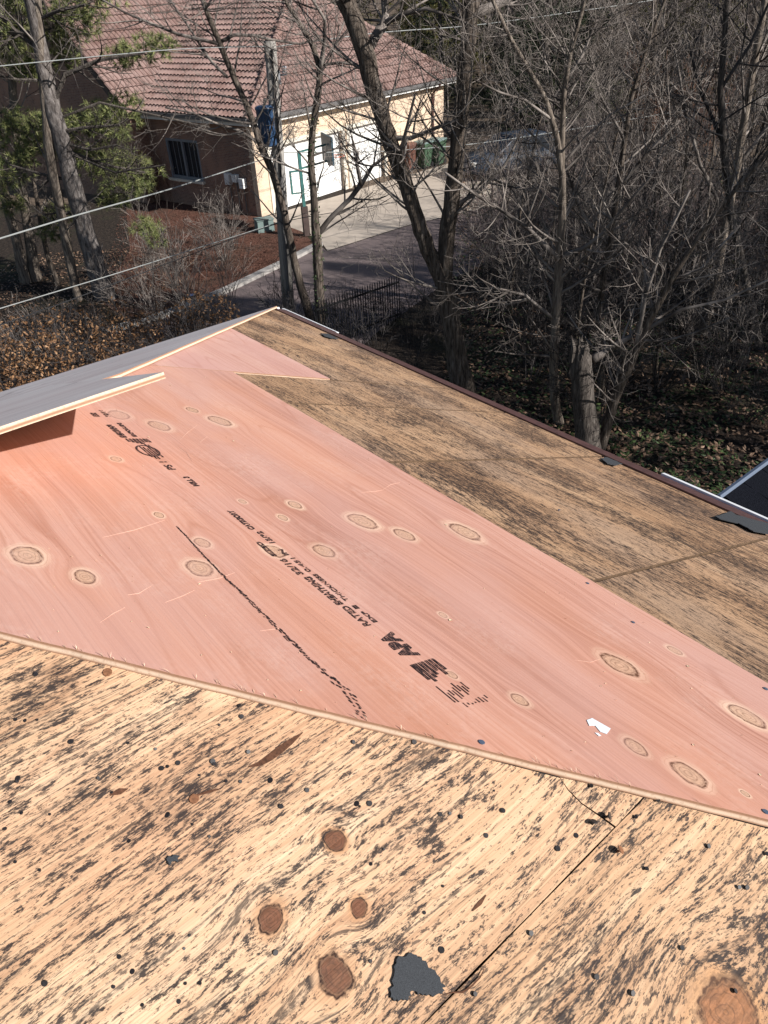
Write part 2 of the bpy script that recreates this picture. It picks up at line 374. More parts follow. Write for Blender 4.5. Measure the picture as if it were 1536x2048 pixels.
# -- felt remnants
def felt(Mx, fn, pts, z=.0015, name='felt_scrap', lab=None):
    poly = [fn(*p) for p in pts]; out = []
    for i in range(len(poly)):
        out += jag(poly[i], poly[(i+1) % len(poly)], 5, .0022 if fn is NP else .004)
    ar = sum(out[i][0]*out[(i+1) % len(out)][1]-out[(i+1) % len(out)][0]*out[i][1] for i in range(len(out)))
    if ar < 0: out.reverse()
    b = MB(); b.prism(out, z-.001, z+.0015, 0, 0); o = b.build(name, M['felt'], house, mw=hi @ Mx)
    if lab: o['label'] = lab
    return o
felt(MN, NP, [(792,1920),(815,1908),(842,1914),(862,1938),(888,1970),(884,1988),(852,1992),(835,1990),(822,1982),(815,2002),(795,2004),(780,1996),(786,1955)], lab='heart shaped black felt scrap on the near plywood')
felt(MN, NP, [(331,1719),(345,1713),(361,1712),(357,1722),(342,1728),(335,1727)], lab='tiny black felt scrap on the near plywood')
felt(MP, PP, [(1200,919),(1214,917),(1244,930),(1230,933),(1214,930)], .004)
felt(MP, PP, [(1428,1036),(1460,1026),(1470,1033),(1540,1052),(1540,1072),(1505,1066),(1475,1050),(1440,1042)], .006)
felt(MP, PP, [(640,668),(655,669),(676,679),(662,678),(648,674)], .004)
# -- nails
nail_me = None
def nail(fn, Mx, x, y, mat, h, r, par, tilt=0.0):
    b = MB(); q = fn(x, y); n = 9
    tx, ty = rnd.uniform(-tilt, tilt), rnd.uniform(-tilt, tilt)
    b.tube([(0, 0, -.012), (tx*h, ty*h, h)], [.0016, .0016], 5)
    b.tube([(tx*h, ty*h, h), (tx*(h+.0009), ty*(h+.0009), h+.0008)], [r, r*.93], n)
    o = b.build('nail', mat, par); o.matrix_parent_inverse = Matrix.Identity(4); o.location = (q[0], q[1], 0); return o
for x, y in [(36,1557),(72,1349),(142,1484),(265,1943),(90,1966),(323,1537),(356,1526),(335,1630),(479,1412),(483,1433),(496,1504),(541,1561),(425,1523),(562,1612),
             (614,1580),(706,1484),(714,1608),(739,1607),(828,1484),(880,1628),(921,1634),(972,1671),(1005,1622),(1115,1698),(1152,1671),(1183,1572),(1062,1866),
             (883,1900),(551,1905),(428,1528)]:
    nail(NP, MN, x, y, M['nail'], rnd.uniform(.0003, .0014), rnd.uniform(.0026, .0038), nl, .4)
for _ in range(46):
    x, y = rnd.uniform(10, 1000), rnd.uniform(1420, 2030)
    if y > 1330+.25*x and y < 2700-1.03*x and all(math.hypot(x-q[0], y-q[1]) > 75 for q in ((541, 1838), (667, 1950), (672, 1682), (716, 1815), (835, 1960))): nail(NP, MN, x, y, M['nail'], rnd.uniform(.0002, .0010), rnd.uniform(.0014, .0024), nl, .4)
for x, y in [(1185,1653),(1206,1632)]: nail(NP, MN, x, y, M['nail'], .006, .005, nl, .8)
for x, y in [(1272,1634),(1315,1600),(1293,1738),(1417,1692),(1478,1774),(1493,1774),(1193,1953),(1265,1986),(1364,1896),(950,1988),(1470,1982),(1534,1708)]:
    nail(NP, MN, x, y, M['nail'], rnd.uniform(.0003, .0014), rnd.uniform(.0026, .0038), nr, .4)
nail(NP, MN, 1233, 1704, M['rust'], .006, .0055, nr, .6)
for x, y in [(215,1345),(388,1598)]: nail(NP, MN, x, y, M['rust'], .001, .0062, nl)
for x, y in [(963,1485),(1531,1378),(1531,1624)]: nail(PP, MP, x, y, M['zinc'], .0006, .0050, pink_main)
for x, y in [(1266,1245),(1175,1167),(1118,1020)]: nail(PP, MP, x, y, M['zinc'], .0006, .0042, pink_main)
# -- stamped lettering (upside down from here: it reads away from the camera)
_fc = 0
def text(s, x, y, h, wd=None, bold=0, z=.0012, shear=0, par=None):
    c = bpy.data.curves.new('stamp', 'FONT'); c.body = s; c.size = h*1.4; c.offset = bold; c.shear = shear; c.align_x = 'LEFT'; c.fill_mode = 'FRONT'
    o = bpy.data.objects.new('stamp', c); COL.objects.link(o); bpy.context.view_layer.update()
    me = bpy.data.meshes.new_from_object(o); bpy.data.objects.remove(o)
    xs = [v.co.x for v in me.vertices]; sc = (wd/(max(xs)-min(xs))) if wd else 1.0; x0 = min(xs)
    me.materials.append(M['ink'])
    o = bpy.data.objects.new('stamp', me); COL.objects.link(o); o.parent = par or pink_main
    o.location = (x-x0*sc, y, z); o.scale = (sc, 1, 1); return o
def span(p, q): return abs(PP(*q)[0]-PP(*p)[0])
def bar(x0, x1, y0, y1, name='stamp'):
    b = MB(); n = 7; top = [(x0+(x1-x0)*i/n, y1) for i in range(n+1)]; bot = [(x0+(x1-x0)*i/n+rnd.uniform(-.002, .002), y0) for i in range(n+1)]
    b.prism([(x0, y0)] + [(x1, y0+rnd.uniform(0, .3)*(y1-y0)), (x1, y1), (x0, y1)], .0009, .0012, 0, 0); return b.build(name, M['ink'], pink_main)
r1 = PP(740, 1248)[1]; r2 = PP(755, 1234)[1]
def t_(s, p, q, h, dy=0, bold=.0006):
    a, c = PP(*p), PP(*q); return text(s, a[0], a[1]+dy, h, c[0]-a[0], bold)
t_('RATED', (740, 1252), (690, 1213), .0135, -.003, .0006); t_('SHEATHING', (685, 1210), (611, 1155), .0135, -.003, .0009); t_('32/16', (606, 1150), (567, 1118), .0135, -.003, .0005)
t_('EXP', (751, 1246), (722, 1224), .009, -.006, .0003); t_('1', (715, 1219), (705, 1212), .009, -.006, .0003); t_('THICKNESS', (694, 1203), (622, 1150), .009, -.006, .0003)
t_('0.451', (617, 1145), (582, 1117), .010, -.008, .0002); t_('IN', (572, 1112), (556, 1100), .010, -.008); t_('15/32', (546, 1087), (510, 1064), .012, -.006); t_('CATEGORY', (506, 1060), (455, 1022), .012, -.006, .0009)
t_('SIZED', (562, 1112), (520, 1084), .010, .008, .0005)
t_('APA', (828, 1316), (766, 1268), .030, -.014, .003)
yb = PP(850, 1330)
for i in range(7):
    L = rnd.uniform(.035, .075); bar(yb[0]-L*.55, yb[0]+.008, yb[1]+.020-i*.008, yb[1]+.0255-i*.008)
bar(yb[0]-.015, yb[0]+.008, yb[1]+.012, yb[1]+.026)
yc = PP(915, 1385)
for i in range(9): bar(yc[0]-rnd.uniform(.0, .02), yc[0]+rnd.uniform(.004, .024), yc[1]+.022-i*.006, yc[1]+.0237-i*.006)
yc = PP(953, 1405)
for i in range(8): bar(yc[0]-rnd.uniform(.0, .007), yc[0]+rnd.uniform(.001, .008), yc[1]+.022-i*.007, yc[1]+.0235-i*.007)
t_('MILL 3', (396, 973), (368, 954), .013, -.004, .001); t_('PS 1', (345, 940), (318, 924), .018, -.009, .0006)
ov = PP(296, 902); b = MB(); n = 28
for i in range(n):
    a0, a1 = 2*math.pi*i/n, 2*math.pi*(i+1)/n
    b.prism([(ov[0]+.036*math.cos(a0), ov[1]+.026*math.sin(a0)), (ov[0]+.036*math.cos(a1), ov[1]+.026*math.sin(a1)), (ov[0]+.031*math.cos(a1), ov[1]+.0215*math.sin(a1)), (ov[0]+.031*math.cos(a0), ov[1]+.0215*math.sin(a0))][::-1], .0009, .0012, 0, 0)
b.build('stamp', M['ink'], pink_main)
for i in range(5): bar(ov[0]-.05+rnd.uniform(-.01, .02), ov[0]+.03+rnd.uniform(-.02, .02), ov[1]-.020+i*.0065, ov[1]-.0165+i*.0065)
yb = PP(283, 884)
for i in range(7): bar(yb[0]-rnd.uniform(.0, .016), yb[0]+.02, yb[1]+.026-i*.0085, yb[1]+.032-i*.0085)
t_('SHEATHING', (256, 876), (216, 850), .014, .002, .0016); t_('EXPOSURE', (262, 874), (220, 846), .010, -.016, .0008); t_('32/16', (208, 834), (184, 820), .012, -.018, .0006); t_('15/32', (200, 834), (182, 826), .015, 0, .001)
# -- smeared marker line
pts = [(355,1055),(372,1072),(395,1098),(425,1130),(455,1160),(490,1192),(525,1228),(560,1262),(600,1300),(640,1338),(672,1365),(700,1390),(716,1415),(726,1436)]
wd = [.6, .6, .7, 1, 1.3, 1.6, 2, 2.6, 3.2, 3.6, 4.2, 4.6, 4.8, 5]
b = MB()
for i in range(len(pts)-1):
    p, q = PP(*pts[i]), PP(*pts[i+1]); L = math.hypot(q[0]-p[0], q[1]-p[1]); nd = int(L/.0045)
    for k in range(nd):
        for _ in range(2):
            t = (k+rnd.random())/nd; ww = (wd[i]*(1-t)+wd[i+1]*t)*.0014
            cx = p[0]+(q[0]-p[0])*t; cy = p[1]+(q[1]-p[1])*t+rnd.uniform(-ww, ww); l = rnd.uniform(.002, .006); hh = rnd.uniform(.0008, .0016)
            b.add([(cx-l, cy-hh*.3, .0011), (cx, cy-hh, .0011), (cx+l, cy+hh*.4, .0011), (cx-l*.2, cy+hh, .0011)], [(0, 1, 2, 3)])
tag(b.build('marker_line', M['ink'], pink_main), 'smudged black marker line running along the grain')
# -- sticker
st = [(1173,1441),(1184,1437),(1221,1458),(1213,1469),(1200,1464),(1190,1452),(1178,1452)]
poly = [PP(*p) for p in st]; b = MB(); b.prism(poly[::-1] if sum(poly[i][0]*poly[(i+1)%7][1]-poly[(i+1)%7][0]*poly[i][1] for i in range(7)) < 0 else poly, .0005, .001, 0, 0)
tag(b.build('sticker', M['paper'], pink_main), 'torn white paper sticker')
poly = [PP(*p) for p in [(1189,1466),(1196,1467),(1202,1472),(1197,1473)]]; b = MB(); b.prism(poly[::-1], .0005, .001, 0, 0); b.build('sticker', M['paper'], pink_main)
# -- splinters on the cut edge, chips and sawdust
b = MB()
for i in range(300):
    t = rnd.random()**.9; cl = .5+.5*math.sin(t*41)*math.sin(t*17+1)
    if rnd.random() > cl**3+.05: continue
    x = pD[0]+(pA[0]-pD[0])*t; y = pD[1]+(pA[1]-pD[1])*t; l = rnd.uniform(.003, .013); w_ = rnd.uniform(.0003, .0008); a = rnd.uniform(-.5, .9)
    dx, dy = math.cos(a)*l, math.sin(a)*l; z1 = rnd.uniform(.001, .007)
    b.tube([(x, y, -.001), (x+dx*.5, y+dy*.5, z1*.7), (x+dx, y+dy, z1)], [w_, w_*.8, w_*.2], 3, cap=False)
tag(b.build('splinter_fringe', M['edge'], pink_main), kind='stuff')
b = MB()
for i in range(620):
    a = rnd.uniform(-.3, 3.4); q = rnd.uniform(-.3, 1.74)
    if a < hip2(q)+.03 or a > hip1(q)-.05: continue
    x, y = pk(a, q); l = rnd.uniform(.0006, .0022)*(1 if rnd.random() < .93 else 2.2); h = l*rnd.uniform(.3, .8); an = rnd.uniform(0, 3.14); c, s_ = math.cos(an), math.sin(an)
    b.add([(x-c*l, y-s_*l, .001), (x+s_*h, y-c*h, .0014), (x+c*l, y+s_*l, .001), (x-s_*h, y+c*h, .0022)], [(0, 1, 2, 3)])
tag(b.build('sawdust_chips', M['chip'], pink_main), kind='stuff')
# pale scratches
b = MB()
for p, q in [((205,1075),(330,1040)),((400,885),(415,873)),((360,880),(395,850)),((395,1165),(470,1145)),((520,1262),(560,1256)),((330,1205),(390,1180)),((255,1190),(305,1170)),((723,985),(765,980)),((765,980),(800,965)),((345,885),(385,925)),((1150,1320),(1200,1318)),((200,1245),(250,1215))]:
    a, c = PP(*p), PP(*q); mid = ((a[0]+c[0])/2+rnd.uniform(-.01, .01), (a[1]+c[1])/2+rnd.uniform(-.01, .01))
    b.tube([(a[0], a[1], .0002), (mid[0], mid[1], .0004), (c[0], c[1], .0002)], [.0002, .0005, .0002], 4, cap=False)
M['scuff'] = simple('scuff', (.64, .42, .33), .9, .15, 60)
tag(b.build('scratches', M['scuff'], pink_main), kind='stuff')
# cracks in the old plywood
for pl, w_ in [([(497,1534),(520,1528),(540,1515),(560,1500),(580,1485),(606,1465)], .005), ([(944,1822),(960,1806),(972,1790)], .0025), ([(886,1990),(905,1985),(925,1985),(940,1975),(960,1955),(968,1938)], .001), ([(380,1595),(420,1583),(440,1578)], .002), ([(220,1590),(240,1583),(256,1578)], .004)]:
    P_ = [NP(*q) for q in pl]; n = len(P_); b = MB()
    for i in range(n-1):
        wa = w_*math.sin(math.pi*(i+.3)/(n+.0)); wb = w_*math.sin(math.pi*(i+1.3)/(n+.0)) if i < n-2 else .0004
        p, q = P_[i], P_[i+1]; L = math.hypot(q[0]-p[0], q[1]-p[1]); nx, ny = -(q[1]-p[1])/L, (q[0]-p[0])/L
        b.add([(p[0]-nx*wa, p[1]-ny*wa, .0008), (q[0]-nx*wb, q[1]-ny*wb, .0008), (q[0]+nx*wb, q[1]+ny*wb, .0008), (p[0]+nx*wa, p[1]+ny*wa, .0008)], [(0, 1, 2, 3)])
    b.build('crack', M['crack'], nl)
# lower shingled roof beyond the eave
lr = MB(); z = 4.35
P_ = [onz(1436, 1000, z), onz(1640, 850, z), onz(1900, 1050, z-.0), onz(1640, 1130, z)]
lr.add([tuple(p) for p in P_]+[tuple(p-Vector((0, 0, .1))) for p in P_], [(3, 2, 1, 0), (4, 5, 6, 7), (0, 1, 5, 4), (1, 2, 6, 5), (2, 3, 7, 6), (3, 0, 4, 7)])
lr.build('lower_roof', M['shingle'], house, mw=hi)
e1, e2 = P_[0], P_[1]; b = MB(); b.tube([e1+Vector((0, 0, .02)), e2+Vector((0, 0, .02))], .018, 5); b.build('roof_trim', M['zinc'], house, mw=hi)
for k in range(5):
    b = MB(); t0 = .12+.17*k; p = e1.lerp(e2, t0); q = P_[3].lerp(P_[2], t0); d = (e2-e1).normalized()*.11
    b.add([tuple(p+d*s_+Vector((0, 0, h))) for s_, h in ((-1, .002), (1, .002), (1, .012), (-1, .012))]+[tuple(q+d*s_+Vector((0, 0, h))) for s_, h in ((-1, .002), (1, .002), (1, .012), (-1, .012))],
          [(0, 1, 2, 3), (7, 6, 5, 4), (0, 4, 5, 1), (1, 5, 6, 2), (2, 6, 7, 3), (3, 7, 4, 0)]); b.build('shingle', M['shingle'], house, mw=hi)

# ================================================================ ground, lane, drive
def ground_mat():
    m = NT('forest_floor', .95, .15); p = m.geo()
    a = m.noise(p, .35, 4, .6); c = m.noise(p, 9, 5, .7); v = m.vor(p, 14, out=1)
    col = m.ramp(c, [(.3, (.014, .011, .010)), (.52, (.035, .027, .022)), (.72, (.085, .062, .045))])
    col = m.mix(m.ss(a, .5, .68, 0, .6), col, (.05, .055, .028))
    return m.done(col, c, .06)
M['floor'] = ground_mat()
def mulch_mat():
    m = NT('mulch', .95, .1); p = m.geo(); c = m.noise(p, 22, 4, .75); a = m.noise(p, .8, 3, .6)
    col = m.ramp(c, [(.32, (.04, .02, .015)), (.5, (.125, .06, .044)), (.7, (.24, .13, .095))])
    col = m.mix(m.ss(a, .45, .65, 0, .6), col, (.085, .058, .044))
    return m.done(col, c, .05)
M['mulch'] = mulch_mat()
def paver_mat():
    m = NT('brick_pavers', .85, .25); p = m.geo(); c = m.noise(p, 1.3, 4, .6)
    b_ = m.new('ShaderNodeTexBrick'); m.lk(m.vmul(p, (1, 1, 0)), b_.inputs['Vector']); b_.inputs['Scale'].default_value = 4.5
    b_.inputs['Color1'].default_value = (.14, .11, .108, 1); b_.inputs['Color2'].default_value = (.20, .155, .15, 1); b_.inputs['Mortar'].default_value = (.10, .085, .085, 1)
    b_.inputs['Mortar Size'].default_value = .02
    col = m.mix(m.ss(c, .35, .7, 0, .5), b_.outputs[0], (.17, .135, .13))
    return m.done(col, c, .01)
M['paver'] = paver_mat()
M['concrete'] = simple('concrete', (.43, .37, .31), .9, .14, 1.6)
M['kerb'] = simple('kerb_concrete', (.36, .34, .32), .9, .2, 4)
M['lawn'] = simple('lawn', (.085, .10, .035), .95, .35, 3)
def sheet_poly(name, pts, z, mat, kind='structure'):
    b = MB(); b.add([(p[0], p[1], z) for p in pts], [tuple(range(len(pts)))]); o = b.build(name, mat)
    if o.data.polygons[0].normal.z < 0: o.data.flip_normals()
    return tag(o, kind=kind)
def G(x, y): p = onz(x, y, 0); return (p.x, p.y)
b = MB(); n = 40; xs = [-160+320*i/n for i in range(n+1)]; ys = [-60+360*i/n for i in range(n+1)]
def gz(x, y): return 0.0 if y < 62 else min(14, (y-62)*.07)
b.add([(x, y, gz(x, y)+(rnd.uniform(-.03, 0) if y > 50 else -.004)) for y in ys for x in xs], [(j*(n+1)+i, j*(n+1)+i+1, (j+1)*(n+1)+i+1, (j+1)*(n+1)+i) for j in range(n) for i in range(n)])
tag(b.build('ground', M['floor'], smooth=True), kind='structure')
M['far_floor'] = simple('far_leaf_floor', (.125, .092, .066), .95, .5, 5)
b = MB(); b.add([(-150, 62, .004), (-150, 33.5, .0), (8, 33.5, .0), (25, 33.5, .0), (150, 33.5, .0), (150, 62, .004), (150, 290, 14.05), (-150, 290, 14.05), (150, 262, 14.02), (-150, 262, 14.02)], [(0, 1, 2, 3, 4, 5), (0, 5, 8, 9), (9, 8, 6, 7)]); o = b.build('far_ground', M['far_floor'])
if o.data.polygons[0].normal.z < 0: o.data.flip_normals()
tag(o, kind='structure')
lane = [G(655, 503), G(815, 452), G(1010, 408), G(1120, 400), G(1100, 470), G(900, 560), G(760, 660), G(650, 760), G(300, 900), G(-300, 1000), (-16, 12.5), G(-300, 720), G(0, 690), G(200, 668), G(390, 612), G(520, 553), G(640, 492)]
sheet_poly('lane', lane, .004, M['paver'])
drive = [G(520, 437), G(905, 325), G(985, 305), G(1110, 322), G(1060, 380), G(1010, 407), G(815, 451), G(655, 502), G(640, 480), G(600, 462), G(560, 448)]
sheet_poly('driveway', drive, .010, M['concrete'])
mulch = [G(250, 395), G(395, 398), G(524, 434), G(585, 452), G(612, 470), G(630, 492), G(520, 548), G(385, 606), G(250, 640), G(200, 600), G(260, 500)]
sheet_poly('mulch_bed', mulch, .006, M['mulch'])
sheet_poly('lawn', [(9, 46), (30, 52), (34, 70), (12, 66)], .3, M['lawn'])
kp = [G(200, 668), G(300, 643), G(390, 610), G(460, 580), G(520, 551), G(580, 522), G(640, 490)]
b = MB()
for i in range(len(kp)-1):
    p, q = Vector((*kp[i], 0)), Vector((*kp[i+1], 0)); d = q-p; R = Matrix.Rotation(math.atan2(d.y, d.x), 3, 'Z')
    b.box((p+q)*.5+Vector((0, 0, .05)), (d.length/2-.012, .13, .055), R)
    o = b.build('kerb_stone', M['kerb']); o['kind'] = 'structure'; o.name = 'kerb'; b = MB()

# ================================================================ brick house with clay tile roof
def brick_mat(name, c1, c2, mo):
    m = NT(name, .9, .2); p = m.obj(); x, y, z = m.sep(p)
    b_ = m.new('ShaderNodeTexBrick'); m.lk(m.comb(m.math('ADD', x, y), z, 0.0), b_.inputs['Vector']); b_.inputs['Scale'].default_value = 4.4
    b_.inputs['Color1'].default_value = (*c1, 1); b_.inputs['Color2'].default_value = (*c2, 1); b_.inputs['Mortar'].default_value = (*mo, 1); b_.inputs['Mortar Size'].default_value = .018
    n = m.noise(p, .9, 4, .65); col = m.mix(m.ss(n, .42, .62, 0, .75), b_.outputs[0], tuple(q*1.25 for q in c2))
    return m.done(col, b_.outputs[1], .004)
M['brick'] = brick_mat('brick', (.56, .40, .285), (.64, .50, .37), (.62, .55, .46))
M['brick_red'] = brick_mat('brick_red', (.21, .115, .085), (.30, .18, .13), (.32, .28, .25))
M['tile'] = None
m = NT('clay_tile', .8, .25); p = m.obj(); c = m.noise(p, .7, 4, .6); c2 = m.vor(p, 3.1, out=1); r_, g_, b__ = m.sep(c2)
col = m.ramp(c, [(.3, (.145, .085, .072)), (.5, (.225, .14, .12)), (.72, (.32, .215, .19))])
col = m.mix(m.math('MULTIPLY', r_, .5), col, (.34, .245, .22)); M['tile'] = m.done(col)
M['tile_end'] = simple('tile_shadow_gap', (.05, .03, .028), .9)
M['white'] = simple('white_paint', (.80, .80, .78), .5, .04, 2)
M['offwhite'] = simple('trim_paint', (.62, .58, .50), .6, .06, 2)
M['gutter'] = simple('gutter_metal', (.13, .125, .125), .4, .1, 3, .5)
M['dark_trim'] = simple('dark_trim', (.07, .05, .045), .6)
m = NT('window_glass', .12, .35); M['glass'] = m.done((.015, .02, .028))
M['green_pl'] = simple('green_plastic', (.055, .10, .06), .5, .2, 3, .4)
M['lid_pl'] = simple('lid_plastic', (.16, .22, .21), .45, .15, 3, .4)
M['brown_pl'] = simple('brown_plastic', (.13, .06, .045), .5, .2, 3, .4)
M['rubber'] = simple('rubber', (.015, .015, .016), .9)
AG = math.radians(38.5)
g = Vector((math.sin(AG), math.cos(AG), 0)); l = Vector((-math.cos(AG), math.sin(AG), 0))
Kc = Vector((*G(524, 434), 0))
HM = Matrix((g, l, Z)).transposed().to_4x4()                  # local x = g along garage, y = l along left wall
nb = empty('brick_house', Kc, 'brick house with pink clay tile roof and white garage doors behind the trees', 'house')
nb.matrix_basis = Matrix.Translation(Kc) @ HM
EH, OV = 3.36, .42                                   # eave height, overhang, roof slope
W, Dp = 12.6, 21.0                                             # garage front width, depth along l
def hb(name, mats, fn, par=None, smooth=False):
    b = MB(); fn(b); return b.build(name, mats, par or nb, smooth)
# walls: garage front (y=0 plane) with two openings, left wall (x=0 plane)
dA, dB, dH = (.75, 5.05), (5.45, 7.85), 2.25
def fw_(b):
    t = .12
    b.box((dA[0]/2+.0, t, EH/2), (dA[0]/2, t, EH/2)); b.box(((dA[1]+dB[0])/2, t, dH/2), ((dB[0]-dA[1])/2, t, dH/2))
    b.box(((dB[1]+W)/2, t, EH/2), ((W-dB[1])/2, t, EH/2)); b.box(((dA[0]+dB[1])/2, t, (dH+EH)/2), ((dB[1]-dA[0])/2, t, (EH-dH)/2))
hb('garage_wall', M['brick'], fw_)
wz = (1.0, 2.45); ww = (3.0, 4.9)
def lw(b):
    t = .12; x = t
    b.box((x, (.24+ww[0])/2, EH/2), (t, (ww[0]-.24)/2, EH/2)); b.box((x, (ww[1]+Dp)/2, EH/2), (t, (Dp-ww[1])/2, EH/2))
    b.box((x, sum(ww)/2, wz[0]/2), (t, (ww[1]-ww[0])/2, wz[0]/2)); b.box((x, sum(ww)/2, (wz[1]+EH)/2), (t, (ww[1]-ww[0])/2, (EH-wz[1])/2))
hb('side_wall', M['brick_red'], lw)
hb('end_wall', M['brick'], lambda b: b.box((W-.12, Dp/2+.2, EH/2), (.12, Dp/2-.2, EH/2)))
hb('back_wall', M['brick'], lambda b: b.box((W/2, Dp-.12, EH/2), (W/2-.3, .12, EH/2)))
for d0, d1 in (dA, dB):
    f = hb('garage_door', M['white'], lambda b: b.box(((d0+d1)/2, .2, dH/2), ((d1-d0)/2, .03, dH/2)))
    for r in range(4):
        for c in range(4):
            w_ = (d1-d0)/4; hb('door_panel', M['white'], lambda b: b.box((d0+w_*(c+.5), .166, .28+r*.55), (w_/2-.07, .008, .21), taper=.96), f)
    for xx in (d0-.05, d1+.05): hb('door_trim', M['offwhite'], lambda b: b.box((xx, -.012, dH/2), (.09, .022, dH/2)))
    hb('door_trim', M['offwhite'], lambda b: b.box(((d0+d1)/2, -.012, dH+.08), ((d1-d0)/2+.14, .022, .075)))
M['frame_grey'] = simple('frame_grey', (.20, .21, .23), .6, .08, 3)
wn = hb('window', M['frame_grey'], lambda b: [b.box((.06, yy, sum(wz)/2), (.05, .05, (wz[1]-wz[0])/2)) for yy in (ww[0]+.05, sum(ww)/2, ww[1]-.05)] + [b.box((.06, sum(ww)/2, zz), (.045, (ww[1]-ww[0])/2-.1, .05)) for zz in (wz[0]+.05, wz[1]-.05)])
for k in range(2):
    y0 = ww[0]+.1+k*.92; hb('pane', M['glass'], lambda b: b.box((.10, y0+.38, sum(wz)/2), (.012, .40, .64)), wn)
    for q in range(2): hb('muntin', M['frame_grey'], lambda b: b.box((.083, y0+.26+q*.26, sum(wz)/2), (.006, .012, .62)), wn)
hb('window_sill', M['offwhite'], lambda b: b.box((-.04, sum(ww)/2, wz[0]-.05), (.07, 1.05, .045)))
# roof planes with barrel tiles
def tiles(name, org, e, up, n_, inside, nu, nv, tw=.21, th=.36):
    b = MB(); prof = [(0, 0), (.16, .055), (.5, .085), (.84, .055), (1, 0)]
    for j in range(nv):
        for i in range(nu):
            cu, cv = (i+.5)*tw, (j+.5)*th
            if not inside(cu, cv): continue
            lift0, lift1 = .045, .0; ja = rnd.uniform(-.006, .006)
            vs0 = [tuple(org+e*(i*tw+u*tw)+up*(j*th-.03+ja)+n_*(h+lift0)) for u, h in prof]
            vs1 = [tuple(org+e*(i*tw+u*tw)+up*(j*th+th)+n_*(h*.9+lift1)) for u, h in prof]
            vsb = [tuple(org+e*(i*tw+u*tw)+up*(j*th-.03+ja)+n_*(h*.0-.03)) for u, h in (prof[0], prof[-1])]
            b.add(vs0+vs1+vsb, [(q, q+1, q+6, q+5) for q in range(4)])
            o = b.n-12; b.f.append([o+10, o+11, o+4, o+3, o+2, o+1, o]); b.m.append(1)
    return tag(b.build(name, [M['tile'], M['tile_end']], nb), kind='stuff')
zE = EH+.02
XA, YA, ZA = 6.55, 3.30, 7.05                                  # point where the two hips meet
mG, mL = (ZA-zE)/(YA+OV), (ZA-zE)/(XA+OV)
W2 = (W+2*OV)/2
cG = 1/math.sqrt(1+mG*mG); sG = mG*cG; cL = 1/math.sqrt(1+mL*mL); sL = mL*cL
X_, Y_, Z_ = Vector((1, 0, 0)), Vector((0, 1, 0)), Vector((0, 0, 1))
tiles('roof_tiles', Vector((-OV, -OV, zE)), X_, Vector((0, cG, sG)), Vector((0, -sG, cG)),
      lambda u, v: v*cG < YA+OV+.1 and v*cG/(YA+OV) < u/(XA+OV)+.01 and v*cG/(YA+OV) < (W+2*OV-u)/(W+OV-XA)+.01, int((W+2*OV)/.21), int((YA+OV)/cG/.36)+1)
VY = 5.9
tiles('roof_tiles', Vector((-OV, Dp, zE)), -Y_, Vector((cL, 0, sL)), Vector((-sL, 0, cL)),
      lambda u, v: v*cL < XA+OV+.1 and (Dp+OV-u) > (v*cL)*(YA+OV)/(XA+OV)-.1 and (Dp-u) < VY-OV+v*cL*mL/mG+.15, int((Dp+OV)/.21), int((XA+OV)/cL/.36)+1)
gw = 5.4
tiles('roof_tiles', Vector((-1.1, VY-OV, zE)), X_, Vector((0, cG, sG)), Vector((0, -sG, cG)), lambda u, v: v*cG*mG > (u-1.1+OV)*mL-.08, int(9.5/.21), int(gw/cG/.36))
def deck(b):
    z = zE-.03; A = (XA, YA, ZA-.03)
    b.add([(-OV, -OV, z), (W+OV, -OV, z), A], [(0, 1, 2)])
    b.add([(-OV, -OV, z), A, (XA, Dp, ZA-.03), (-OV, Dp, z)], [(0, 1, 2, 3)])
    b.add([(W+OV, -OV, z), (W+OV, Dp, z), (XA, Dp, ZA-.03), A], [(0, 1, 2, 3)])
    b.add([(-OV, -OV, z-.01), (-OV, Dp, z-.01), (W+OV, Dp, z-.01), (W+OV, -OV, z-.01)], [(0, 1, 2, 3)])
hb('roof_deck', M['dark_trim'], deck)
hb('gable_deck', M['dark_trim'], lambda b: b.add([(-1.1, VY-OV, zE-.03), (8, VY-OV, zE-.03), (8, VY-OV+gw, zE-.03+gw*mG), (-1.1, VY-OV+gw, zE-.03+gw*mG)], [(0, 1, 2, 3)]))
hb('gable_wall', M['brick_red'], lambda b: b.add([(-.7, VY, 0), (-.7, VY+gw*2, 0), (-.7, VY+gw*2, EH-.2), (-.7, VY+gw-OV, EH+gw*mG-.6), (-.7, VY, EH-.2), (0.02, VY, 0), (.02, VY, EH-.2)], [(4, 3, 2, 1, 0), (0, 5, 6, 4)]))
hb('rake_board', M['dark_trim'], lambda b: b.add([(-1.14, VY-OV, zE-.28), (-1.14, VY-OV+gw, zE-.28+gw*mG), (-1.14, VY-OV+gw, zE+.04+gw*mG), (-1.14, VY-OV, zE+.04)], [(3, 2, 1, 0)]))
# hip caps
def caps(p, q, n):
    d = (q-p)/n
    for i in range(n):
        hb('ridge_tile', M['tile'], lambda b: b.tube([p+d*i+Z_*.03, p+d*(i+1.08)+Z_*.0], [.12, .10], 7))
caps(Vector((-OV, -OV, zE+.06)), Vector((XA, YA, ZA+.06)), 24)
caps(Vector((W+OV, -OV, zE+.06)), Vector((XA, YA, ZA+.06)), 24)
